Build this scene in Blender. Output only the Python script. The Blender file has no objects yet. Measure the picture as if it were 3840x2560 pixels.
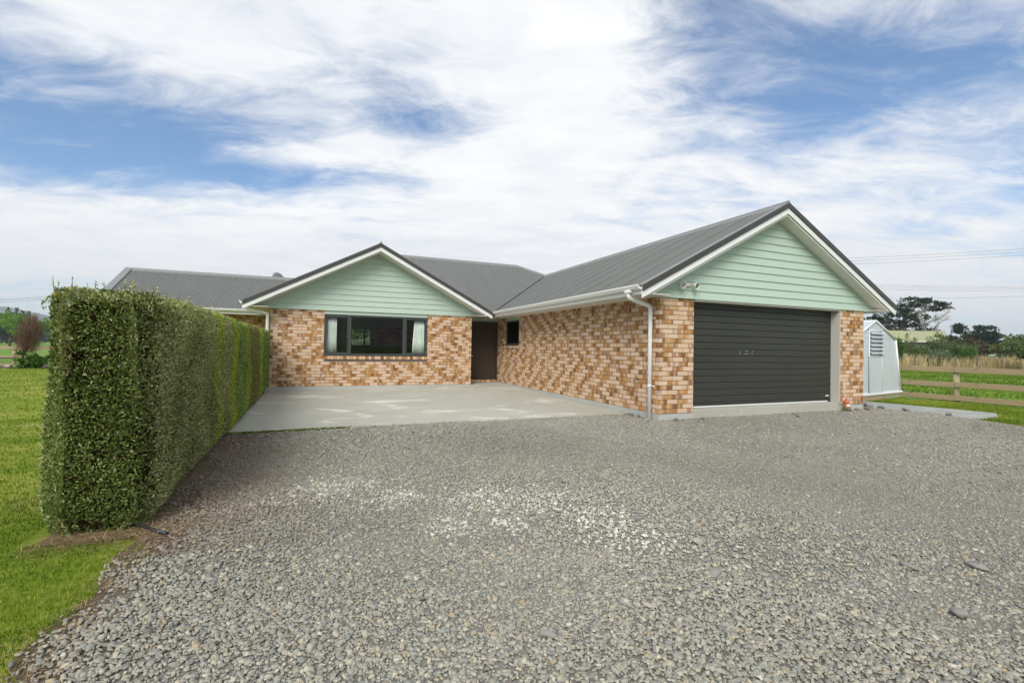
import bpy, math, random
import numpy as np
from mathutils import Vector, Matrix

random.seed(7)
RNG = np.random.default_rng(11)
SC = bpy.context.scene
COL = SC.collection

# ------------------------------------------------------------------ camera
CAM = (-5.7221, -6.7347, 1.1554)
YAW, PIT, ROL = 0.3974, 0.0136, 0.0157
cam = bpy.data.cameras.new('camera')
cam.sensor_width = 36.0
cam.lens = 36.0 * 1745.11 / 3840.0
cam.clip_start = 0.05
cam.clip_end = 9000
camo = bpy.data.objects.new('camera', cam)
COL.objects.link(camo)
_f = Vector((math.sin(YAW) * math.cos(PIT), math.cos(YAW) * math.cos(PIT), math.sin(PIT)))
_r = Vector((math.cos(YAW), -math.sin(YAW), 0))
_u = _r.cross(_f)
_r2 = _r * math.cos(ROL) + _u * math.sin(ROL)
_u2 = _u * math.cos(ROL) - _r * math.sin(ROL)
_m = Matrix((_r2, _u2, -_f)).transposed().to_4x4()
_m.translation = CAM
camo.matrix_world = _m
SC.camera = camo

# ------------------------------------------------------------------ node helpers
class NT:
    def __init__(self, tree):
        self.t = tree
        self.n = tree.nodes
        self.l = tree.links

    def node(self, typ, **kw):
        nd = self.n.new(typ)
        for k, v in kw.items():
            setattr(nd, k, v)
        return nd

    def put(self, sock, val):
        if isinstance(val, bpy.types.NodeSocket):
            self.l.new(val, sock)
        elif val is not None:
            if hasattr(sock.default_value, '__len__') and not hasattr(val, '__len__'):
                val = (val,) * len(sock.default_value)
            elif hasattr(sock.default_value, '__len__') and len(sock.default_value) == 4 and len(val) == 3:
                val = (*val, 1)
            sock.default_value = val

    def math(self, op, a, b=None, c=None, clamp=False):
        nd = self.node('ShaderNodeMath', operation=op, use_clamp=clamp)
        self.put(nd.inputs[0], a)
        if b is not None:
            self.put(nd.inputs[1], b)
        if c is not None:
            self.put(nd.inputs[2], c)
        return nd.outputs[0]

    def vmath(self, op, a, b=None):
        nd = self.node('ShaderNodeVectorMath', operation=op)
        self.put(nd.inputs[0], a)
        if b is not None:
            self.put(nd.inputs[1], b)
        return nd.outputs[0]

    def mix(self, f, a, b, blend='MIX'):
        nd = self.node('ShaderNodeMix', data_type='RGBA', blend_type=blend)
        self.put(nd.inputs[0], f)
        self.put(nd.inputs[6], a)
        self.put(nd.inputs[7], b)
        return nd.outputs[2]

    def ramp(self, f, stops, interp='LINEAR'):
        nd = self.node('ShaderNodeValToRGB')
        cr = nd.color_ramp
        cr.interpolation = interp
        while len(cr.elements) < len(stops):
            cr.elements.new(0.5)
        for e, (p, c) in zip(cr.elements, stops):
            e.position = p
            e.color = (*c, 1) if len(c) == 3 else c
        self.put(nd.inputs[0], f)
        return nd.outputs[0]

    def noise(self, vec=None, scale=5.0, detail=4.0, rough=0.55, dist=0.0, dim='3D', w=None):
        nd = self.node('ShaderNodeTexNoise', noise_dimensions=dim)
        if vec is not None and dim != '1D':
            self.put(nd.inputs['Vector'], vec)
        if w is not None:
            self.put(nd.inputs['W'], w)
        nd.inputs['Scale'].default_value = scale
        nd.inputs['Detail'].default_value = detail
        nd.inputs['Roughness'].default_value = rough
        nd.inputs['Distortion'].default_value = dist
        return nd.outputs['Fac']

    def coords(self, kind='Object'):
        return self.node('ShaderNodeTexCoord').outputs[kind]

    def pos(self):
        return self.node('ShaderNodeNewGeometry').outputs['Position']

    def mapping(self, vec, scale=(1, 1, 1), rot=(0, 0, 0), loc=(0, 0, 0)):
        nd = self.node('ShaderNodeMapping')
        self.put(nd.inputs['Vector'], vec)
        nd.inputs['Scale'].default_value = scale
        nd.inputs['Rotation'].default_value = rot
        nd.inputs['Location'].default_value = loc
        return nd.outputs[0]

    def smooth(self, x, lo, hi):
        nd = self.node('ShaderNodeMapRange', interpolation_type='SMOOTHSTEP')
        self.put(nd.inputs[0], x)
        nd.inputs[1].default_value = lo
        nd.inputs[2].default_value = hi
        return nd.outputs[0]

    def attr(self, name, kind='GEOMETRY'):
        return self.node('ShaderNodeAttribute', attribute_type=kind, attribute_name=name)

    def bump(self, h, strength=0.3, dist=0.01):
        nd = self.node('ShaderNodeBump')
        nd.inputs['Strength'].default_value = strength
        nd.inputs['Distance'].default_value = dist
        self.put(nd.inputs['Height'], h)
        return nd.outputs[0]


# ------------------------------------------------------------------ world, sun, exposure
SUN_EL, SUN_AZ = math.radians(41), math.radians(217)     # azimuth the light comes from, clockwise from +Y
world = bpy.data.worlds.new('World')
SC.world = world
world.use_nodes = True
w = NT(world.node_tree)
w.n.clear()
sky = w.node('ShaderNodeTexSky', sky_type='NISHITA', sun_disc=False)
sky.sun_elevation = SUN_EL
sky.sun_rotation = SUN_AZ
sky.air_density = 1.0
sky.dust_density = 0.6
sky.ozone_density = 2.0
wdir = w.coords('Generated')
sep = w.node('ShaderNodeSeparateXYZ')
w.put(sep.inputs[0], wdir)
dx, dy, dz = sep.outputs
zz = w.math('ADD', w.math('MAXIMUM', dz, 0.0), 0.16)
comb = w.node('ShaderNodeCombineXYZ')
w.put(comb.inputs[0], w.math('DIVIDE', dx, zz))
w.put(comb.inputs[1], w.math('DIVIDE', dy, zz))
cp = w.mapping(comb.outputs[0], rot=(0, 0, math.radians(20)))
n_big = w.noise(w.mapping(cp, scale=(0.6, 1.2, 1), loc=(3.1, 1.7, 0)), scale=1.1, detail=6, rough=0.6, dist=0.3)
n_wisp = w.noise(w.mapping(cp, scale=(1.5, 2.9, 1), loc=(0.3, 5.2, 2)), scale=2.1, detail=8, rough=0.66, dist=0.5)
az = w.math('MULTIPLY', w.math('ARCTAN2', dx, dy), 57.29578)
el = w.math('MULTIPLY', w.math('ARCSINE', dz), 57.29578)
# where banks of cloud and gaps of clear sky lie (azimuth, elevation, half widths, tilt, amount)
BANKS = [(-13, 18.0, 18, 3.4, 0.05, -0.29), (-22, 13.5, 14, 3.0, 0.0, -0.08), (14, 25.0, 8, 2.0, 0.05, -0.27),
         (4, 28.5, 9, 1.8, -0.1, -0.12), (43, 34, 10, 5.0, -0.1, -0.13), (58, 27, 13, 5.5, -0.2, -0.17), (72, 14, 8, 4.5, 0, -0.18),
         (64, 19.5, 14, 2.4, 0.1, 0.08), (-12, 31, 20, 5.5, 0, 0.22), (24, 22, 11, 6.0, 0.1, 0.24), (20, 9, 60, 5.5, 0.0, 0.26),
         (3, 22.0, 12, 1.3, 0.25, 0.22), (24, 34, 12, 5, 0, 0.2)]
bias = None
for a0, e0, sa, se, tl, amt in BANKS:
    da = w.math('SUBTRACT', az, a0)
    de = w.math('SUBTRACT', w.math('SUBTRACT', el, e0), w.math('MULTIPLY', da, tl))
    q = w.math('ADD', w.math('POWER', w.math('ABSOLUTE', w.math('DIVIDE', da, sa)), 2.0),
               w.math('POWER', w.math('ABSOLUTE', w.math('DIVIDE', de, se)), 2.0))
    g = w.math('MULTIPLY', w.math('EXPONENT', w.math('MULTIPLY', q, -1.0)), amt)
    bias = g if bias is None else w.math('ADD', bias, g)
dens = w.math('ADD', w.math('ADD', w.math('MULTIPLY', n_big, 0.62), w.math('MULTIPLY', n_wisp, 0.56)), w.math('ADD', bias, -0.05))
mask = w.math('ADD', w.math('MULTIPLY', w.smooth(dens, 0.30, 0.66), 0.94), 0.06)
shade = w.math('ADD', w.math('MULTIPLY', n_big, 0.5), w.math('MULTIPLY', n_wisp, 0.5))
cloud = w.mix(w.smooth(shade, 0.3, 0.7), (5.7, 6.0, 6.5), (7.5, 7.5, 7.5))
hazec = w.mix(w.smooth(el, 0.0, 16.0), (6.0, 6.25, 6.5), cloud)
blue = w.mix(1.0, sky.outputs[0], (0.66, 0.93, 1.10), 'MULTIPLY')
skyc = w.mix(mask, blue, hazec)
bg = w.node('ShaderNodeBackground')
w.put(bg.inputs[0], skyc)
bg.inputs[1].default_value = 0.1
world.cycles.sampling_method = 'MANUAL'
world.cycles.sample_map_resolution = 512
out = w.node('ShaderNodeOutputWorld')
w.l.new(bg.outputs[0], out.inputs[0])

sun = bpy.data.lights.new('sun', 'SUN')
sun.energy = 2.5
sun.angle = math.radians(34)
sun.color = (1.0, 0.96, 0.90)
suno = bpy.data.objects.new('sun', sun)
COL.objects.link(suno)
suno.location = (-10, -30, 40)
_sd = Vector((math.sin(SUN_AZ) * math.cos(SUN_EL), math.cos(SUN_AZ) * math.cos(SUN_EL), math.sin(SUN_EL)))
suno.rotation_euler = _sd.to_track_quat('Z', 'Y').to_euler()

SC.view_settings.view_transform = 'Standard'
SC.view_settings.look = 'None'
SC.view_settings.gamma = 1.0
SC.view_settings.use_curve_mapping = False
SC.view_settings.exposure = 0.5
SC.cycles.max_bounces = 6
SC.cycles.diffuse_bounces = 3
SC.cycles.glossy_bounces = 2
SC.cycles.use_adaptive_sampling = True
SC.cycles.adaptive_threshold = 0.03
SC.cycles.use_light_tree = False
SC.cycles.transparent_max_bounces = 12
SC.cycles.use_denoising = True
try:
    SC.cycles.denoiser = 'OPENIMAGEDENOISE'
    SC.cycles.denoising_input_passes = 'RGB_ALBEDO_NORMAL'
except Exception:
    pass

# ------------------------------------------------------------------ mesh helpers
class MB:
    def __init__(self):
        self.v, self.f, self.s = [], [], []

    def add(self, verts, faces, smooth=False):
        o = len(self.v)
        self.v.extend([tuple(p) for p in verts])
        self.f.extend([tuple(i + o for i in fc) for fc in faces])
        self.s.extend([smooth] * len(faces))
        return self

    def box(self, x0, x1, y0, y1, z0, z1):
        v = [(x0, y0, z0), (x1, y0, z0), (x1, y1, z0), (x0, y1, z0), (x0, y0, z1), (x1, y0, z1), (x1, y1, z1), (x0, y1, z1)]
        return self.add(v, [(3, 2, 1, 0), (4, 5, 6, 7), (0, 1, 5, 4), (1, 2, 6, 5), (2, 3, 7, 6), (3, 0, 4, 7)])

    def bbox(self, x0, x1, y0, y1, z0, z1, b=0.004):
        """box with chamfered edges"""
        xs, ys, zs = (x0, x1), (y0, y1), (z0, z1)
        v, idx = [], {}
        for i in (0, 1):
            for j in (0, 1):
                for k in (0, 1):
                    sx, sy, sz = 1 - 2 * i, 1 - 2 * j, 1 - 2 * k
                    for ax in range(3):
                        p = [xs[i], ys[j], zs[k]]
                        for a2, sg in enumerate((sx, sy, sz)):
                            if a2 != ax:
                                p[a2] += sg * b
                        idx[(i, j, k, ax)] = len(v)
                        v.append(p)
        f = []
        for ax in range(3):
            for s in (0, 1):
                c = [(0, 0), (1, 0), (1, 1), (0, 1)]
                fc = []
                for a, bb in c:
                    key = [0, 0, 0]
                    key[ax] = s
                    o = [q for q in range(3) if q != ax]
                    key[o[0]], key[o[1]] = a, bb
                    fc.append(idx[(*key, ax)])
                flip = (s == 0) ^ (ax == 1)
                f.append(tuple(reversed(fc)) if flip else tuple(fc))
        for ax in range(3):
            o = [q for q in range(3) if q != ax]
            for a in (0, 1):
                for bb in (0, 1):
                    k0, k1 = [0, 0, 0], [0, 0, 0]
                    k0[o[0]] = k1[o[0]] = a
                    k0[o[1]] = k1[o[1]] = bb
                    k1[ax] = 1
                    f.append((idx[(*k0, o[0])], idx[(*k1, o[0])], idx[(*k1, o[1])], idx[(*k0, o[1])]))
        for i in (0, 1):
            for j in (0, 1):
                for k in (0, 1):
                    f.append((idx[(i, j, k, 0)], idx[(i, j, k, 1)], idx[(i, j, k, 2)]))
        return self.add(v, f)

    def prism(self, poly, d):
        """polygon (list of 3-D points) extruded by vector d"""
        n = len(poly)
        p = [Vector(a) for a in poly]
        d = Vector(d)
        v = p + [a + d for a in p]
        f = [tuple(range(n - 1, -1, -1)), tuple(range(n, 2 * n))]
        f += [(i, (i + 1) % n, n + (i + 1) % n, n + i) for i in range(n)]
        return self.add(v, f)

    def tube(self, pts, r, seg=8, cap=True, smooth=True):
        pts = [Vector(p) for p in pts]
        rs = r if hasattr(r, '__len__') else [r] * len(pts)
        rings, up = [], None
        for i, p in enumerate(pts):
            a = pts[max(i - 1, 0)]
            b = pts[min(i + 1, len(pts) - 1)]
            t = (b - a).normalized()
            if up is None:
                up = t.orthogonal().normalized()
            up = (up - t * up.dot(t))
            up = up.normalized() if up.length > 1e-6 else t.orthogonal().normalized()
            sd = t.cross(up)
            rings.append([p + (up * math.cos(2 * math.pi * k / seg) + sd * math.sin(2 * math.pi * k / seg)) * rs[i] for k in range(seg)])
        v = [q for ring in rings for q in ring]
        f = []
        for i in range(len(pts) - 1):
            for k in range(seg):
                k2 = (k + 1) % seg
                f.append((i * seg + k, i * seg + k2, (i + 1) * seg + k2, (i + 1) * seg + k))
        self.add(v, f, smooth)
        if cap:
            o = len(self.v) - len(v)
            self.f += [tuple(o + k for k in range(seg - 1, -1, -1)), tuple(o + (len(pts) - 1) * seg + k for k in range(seg))]
            self.s += [False, False]
        return self

    def lathe(self, prof, c=(0, 0, 0), seg=16, axis='Z'):
        v, f = [], []
        for r, h in prof:
            for k in range(seg):
                a = 2 * math.pi * k / seg
                v.append((c[0] + r * math.cos(a), c[1] + r * math.sin(a), c[2] + h))
        for i in range(len(prof) - 1):
            for k in range(seg):
                k2 = (k + 1) % seg
                f.append((i * seg + k, i * seg + k2, (i + 1) * seg + k2, (i + 1) * seg + k))
        return self.add(v, f, True)

    def mesh(self, name):
        me = bpy.data.meshes.new(name)
        me.from_pydata(self.v, [], self.f)
        me.polygons.foreach_set('use_smooth', np.array(self.s, dtype=bool))
        me.update()
        return me


def link(name, me, m, parent=None, loc=None, rot=None):
    o = bpy.data.objects.new(name, me)
    COL.objects.link(o)
    if m is not None and me is not None and not me.materials:
        me.materials.append(m)
    if parent is not None:
        o.parent = parent
    if loc is not None:
        o.location = loc
    if rot is not None:
        o.rotation_euler = rot
    return o


def obj(name, mb, m, parent=None, loc=None, rot=None):
    return link(name, mb.mesh(name), m, parent, loc, rot)


def tag(o, label, cat, group=None):
    o['label'] = label
    o['category'] = cat
    if group:
        o['group'] = group
    return o


def kind(o, k):
    o['kind'] = k
    return o


def empty(name, loc=(0, 0, 0), rz=0.0):
    o = bpy.data.objects.new(name, None)
    o.empty_display_size = 0.2
    COL.objects.link(o)
    o.location = loc
    o.rotation_euler = (0, 0, rz)
    return o


def np_mesh(name, verts, faces, face_attrs=None, smooth=False):
    """verts (V,3), faces (F,k) all with the same k; face_attrs {name: (F,) or (F,3)}"""
    me = bpy.data.meshes.new(name)
    nv, (nf, k) = len(verts), faces.shape
    me.vertices.add(nv)
    me.vertices.foreach_set('co', np.ascontiguousarray(verts, dtype=np.float32).ravel())
    me.loops.add(nf * k)
    me.loops.foreach_set('vertex_index', np.ascontiguousarray(faces, dtype=np.int32).ravel())
    me.polygons.add(nf)
    me.polygons.foreach_set('loop_start', np.arange(0, nf * k, k, dtype=np.int32))
    if smooth:
        me.polygons.foreach_set('use_smooth', np.ones(nf, dtype=bool))
    me.update(calc_edges=True)
    for nm, a in (face_attrs or {}).items():
        if a.ndim == 1:
            at = me.attributes.new(nm, 'FLOAT', 'FACE')
            at.data.foreach_set('value', a.astype(np.float32))
        else:
            at = me.attributes.new(nm, 'FLOAT_COLOR', 'FACE')
            at.data.foreach_set('color', np.c_[a, np.ones(len(a))].astype(np.float32).ravel())
    return me


# ------------------------------------------------------------------ materials
def new_mat(name):
    m = bpy.data.materials.new(name)
    m.use_nodes = True
    t = NT(m.node_tree)
    p = m.node_tree.nodes['Principled BSDF']
    return m, t, p


def plain(name, col, rough=0.6, spec=0.35, metal=0.0, var=0.08, vscale=6.0, bump=0.0, bscale=60.0):
    """one paint or plastic with a little wear"""
    m, t, p = new_mat(name)
    ps = t.pos()
    n = t.noise(ps, scale=vscale, detail=5)
    c = t.mix(n, tuple(x * (1 - var) for x in col), tuple(min(1, x * (1 + var)) for x in col))
    t.put(p.inputs['Base Color'], c)
    p.inputs['Roughness'].default_value = rough
    p.inputs['Specular IOR Level'].default_value = spec
    p.inputs['Metallic'].default_value = metal
    if bump:
        t.put(p.inputs['Normal'], t.bump(t.noise(ps, scale=bscale, detail=4), bump, 0.004))
    return m


def attr_mat(name, attr, stops, rough=0.7, transl=0.0, spec=0.25):
    m, t, p = new_mat(name)
    c = t.ramp(t.attr(attr).outputs['Fac'], stops)
    t.put(p.inputs['Base Color'], c)
    p.inputs['Roughness'].default_value = rough
    p.inputs['Specular IOR Level'].default_value = spec
    if transl:
        tr = t.node('ShaderNodeBsdfTranslucent')
        t.put(tr.inputs[0], t.mix(1.0, c, (1.3, 1.35, 0.7), 'MULTIPLY'))
        mx = t.node('ShaderNodeMixShader')
        mx.inputs[0].default_value = transl
        t.l.new(p.outputs[0], mx.inputs[1])
        t.l.new(tr.outputs[0], mx.inputs[2])
        t.l.new(mx.outputs[0], t.n['Material Output'].inputs[0])
    return m


def brick_mat():
    m, t, p = new_mat('fired_clay')
    seed = t.math('ADD', t.attr('seed').outputs['Fac'], t.attr('seed', 'OBJECT').outputs['Fac'])
    wn = t.node('ShaderNodeTexWhiteNoise', noise_dimensions='1D')
    t.put(wn.inputs['W'], t.math('MULTIPLY', seed, 137.31))
    sp = t.node('ShaderNodeSeparateColor')
    t.put(sp.inputs[0], wn.outputs['Color'])
    r, g, b = t.math('FRACT', seed), sp.outputs[1], sp.outputs[2]
    uv = t.node('ShaderNodeSeparateXYZ')
    t.put(uv.inputs[0], t.coords('UV'))
    u = uv.outputs[0]
    ps = t.pos()
    pale = t.mix(g, (0.64, 0.45, 0.295), (0.70, 0.52, 0.375))
    wob = t.math('MULTIPLY', t.noise(ps, scale=22, detail=3), 0.16)
    band = t.noise(dim='1D', w=t.math('ADD', t.math('MULTIPLY', t.math('ADD', u, wob), 1.35), t.math('MULTIPLY', seed, 911.7)), scale=1.0, detail=0.6, rough=0.5)
    band = t.math('ADD', band, t.math('MULTIPLY', t.math('SUBTRACT', b, 0.5), 0.10))
    dark = t.ramp(band, [(0.28, (0.23, 0.115, 0.048)), (0.42, (0.41, 0.20, 0.070)), (0.50, (0.49, 0.265, 0.105)),
                         (0.58, (0.60, 0.40, 0.21)), (0.66, (0.40, 0.235, 0.125)), (0.75, (0.30, 0.18, 0.12))])
    mixed = t.ramp(band, [(0.36, (0.42, 0.24, 0.15)), (0.46, (0.68, 0.47, 0.30)), (0.60, (0.72, 0.52, 0.36)), (0.68, (0.46, 0.31, 0.25))])
    c = t.mix(t.math('GREATER_THAN', r, 0.39), pale, dark)
    c = t.mix(t.math('GREATER_THAN', r, 0.87), c, mixed)
    grit = t.noise(ps, scale=190, detail=5, rough=0.7)
    c = t.mix(0.30, c, t.ramp(grit, [(0.3, (0.35, 0.33, 0.30)), (0.7, (1, 1, 1))]), 'MULTIPLY')
    scr = t.noise(t.mapping(ps, scale=(30, 30, 9), rot=(0.5, 0.6, 0.3)), scale=1.0, detail=2)
    c = t.mix(t.math('MULTIPLY', t.smooth(scr, 0.70, 0.76), 0.45), c, (0.82, 0.72, 0.60))
    t.put(p.inputs['Base Color'], c)
    p.inputs['Roughness'].default_value = 0.85
    p.inputs['Specular IOR Level'].default_value = 0.2
    t.put(p.inputs['Normal'], t.bump(t.noise(ps, scale=70, detail=6, rough=0.65), 0.45, 0.006))
    return m


def concrete_mat(name, base, light=0.5, stain=True):
    m, t, p = new_mat(name)
    ps = t.pos()
    n1 = t.noise(ps, scale=0.55, detail=6, rough=0.6, dist=0.4)
    n2 = t.noise(t.mapping(ps, scale=(1.0, 1.5, 1), rot=(0, 0, 0.35)), scale=0.75, detail=8, rough=0.66, dist=0.6)
    c = t.mix(n1, tuple(x * 0.80 for x in base), tuple(x * 1.14 for x in base))
    if stain:
        c = t.mix(t.math('MULTIPLY', t.smooth(n2, 0.52, 0.66), light), c, tuple(min(1, x * 1.8 + 0.06) for x in base))
        c = t.mix(t.math('MULTIPLY', t.smooth(t.noise(ps, scale=1.7, detail=5), 0.60, 0.75), 0.35), c, tuple(x * a for x, a in zip(base, (0.72, 0.68, 0.58))))
    fine = t.noise(ps, scale=120, detail=4)
    c = t.mix(0.22, c, t.ramp(fine, [(0.3, (0.5, 0.5, 0.5)), (0.7, (1, 1, 1))]), 'MULTIPLY')
    t.put(p.inputs['Base Color'], c)
    p.inputs['Roughness'].default_value = 0.85
    p.inputs['Specular IOR Level'].default_value = 0.25
    t.put(p.inputs['Normal'], t.bump(fine, 0.25, 0.004))
    return m


def ground_mat(name, stops, s1=0.35, s2=9.0, rough=0.9, bump=0.6, stretch=(1, 1, 1)):
    m, t, p = new_mat(name)
    ps = t.mapping(t.pos(), scale=stretch)
    a = t.noise(ps, scale=s1, detail=6, rough=0.6)
    b = t.noise(ps, scale=s2, detail=6, rough=0.7)
    c = t.ramp(t.math('ADD', t.math('MULTIPLY', a, 0.62), t.math('MULTIPLY', b, 0.38)), stops)
    t.put(p.inputs['Base Color'], c)
    p.inputs['Roughness'].default_value = rough
    p.inputs['Specular IOR Level'].default_value = 0.1
    t.put(p.inputs['Normal'], t.bump(t.noise(ps, scale=40, detail=6, rough=0.75), bump, 0.03))
    return m


def stone_mat(name):
    m, t, p = new_mat(name)
    c = t.attr('col').outputs['Color']
    n = t.noise(t.pos(), scale=160, detail=4)
    c = t.mix(0.35, c, t.ramp(n, [(0.3, (0.55, 0.55, 0.55)), (0.7, (1.1, 1.1, 1.1))]), 'MULTIPLY')
    t.put(p.inputs['Base Color'], c)
    p.inputs['Roughness'].default_value = 0.8
    p.inputs['Specular IOR Level'].default_value = 0.25
    return m


def wood_mat(name, col, dark):
    m, t, p = new_mat(name)
    ps = t.coords('Object')
    g = t.noise(t.mapping(ps, scale=(0.9, 0.9, 26)), scale=1.6, detail=6, rough=0.6, dist=0.6)
    k = t.noise(ps, scale=3.3, detail=3)
    c = t.mix(g, dark, col)
    c = t.mix(t.math('MULTIPLY', t.smooth(k, 0.62, 0.72), 0.4), c, tuple(x * 0.5 for x in dark))
    t.put(p.inputs['Base Color'], c)
    p.inputs['Roughness'].default_value = 0.8
    p.inputs['Specular IOR Level'].default_value = 0.2
    t.put(p.inputs['Normal'], t.bump(g, 0.25, 0.004))
    return m


def glass_mat(name, tint=(0.85, 0.9, 0.88), opacity=0.06, rough=0.0):
    m, t, p = new_mat(name)
    t.n.remove(p)
    fr = t.node('ShaderNodeFresnel')
    fr.inputs[0].default_value = 1.34
    tr = t.node('ShaderNodeBsdfTransparent')
    tr.inputs[0].default_value = (*tint, 1)
    gl = t.node('ShaderNodeBsdfGlossy')
    gl.inputs['Roughness'].default_value = rough
    mx = t.node('ShaderNodeMixShader')
    bf = t.node('ShaderNodeNewGeometry').outputs['Backfacing']
    t.put(mx.inputs[0], t.math('MULTIPLY', t.math('ADD', fr.outputs[0], opacity), t.math('SUBTRACT', 1.0, bf)))
    t.l.new(tr.outputs[0], mx.inputs[1])
    t.l.new(gl.outputs[0], mx.inputs[2])
    t.l.new(mx.outputs[0], t.n['Material Output'].inputs[0])
    return m


def poly_mat(name):
    """cloudy polycarbonate sheet"""
    m, t, p = new_mat(name)
    ps = t.pos()
    n = t.noise(t.mapping(ps, scale=(1, 1, 0.6)), scale=1.6, detail=4)
    t.put(p.inputs['Base Color'], t.mix(n, (0.72, 0.755, 0.79), (0.82, 0.845, 0.87)))
    p.inputs['Roughness'].default_value = 0.28
    tr = t.node('ShaderNodeBsdfTranslucent')
    tr.inputs[0].default_value = (0.75, 0.8, 0.85, 1)
    mx = t.node('ShaderNodeMixShader')
    mx.inputs[0].default_value = 0.35
    t.l.new(p.outputs[0], mx.inputs[1])
    t.l.new(tr.outputs[0], mx.inputs[2])
    t.l.new(mx.outputs[0], t.n['Material Output'].inputs[0])
    return m


def roof_mat(name, col):
    m, t, p = new_mat(name)
    ps = t.pos()
    n = t.noise(ps, scale=0.9, detail=6, rough=0.6)
    c = t.mix(n, tuple(x * 0.86 for x in col), tuple(x * 1.12 for x in col))
    t.put(p.inputs['Base Color'], c)
    p.inputs['Roughness'].default_value = 0.42
    p.inputs['Specular IOR Level'].default_value = 0.5
    return m


def painting_mat():
    m, t, p = new_mat('painted_canvas')
    uv = t.coords('Generated')
    n = t.noise(t.mapping(uv, scale=(4.5, 1, 2.6)), scale=1.0, detail=7, rough=0.65, dist=0.8)
    c = t.ramp(n, [(0.36, (0.02, 0.012, 0.01)), (0.42, (0.55, 0.04, 0.02)), (0.50, (0.95, 0.12, 0.04)), (0.60, (0.95, 0.45, 0.10)), (0.75, (0.35, 0.32, 0.08))])
    t.put(p.inputs['Base Color'], c)
    p.inputs['Roughness'].default_value = 0.7
    return m


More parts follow.
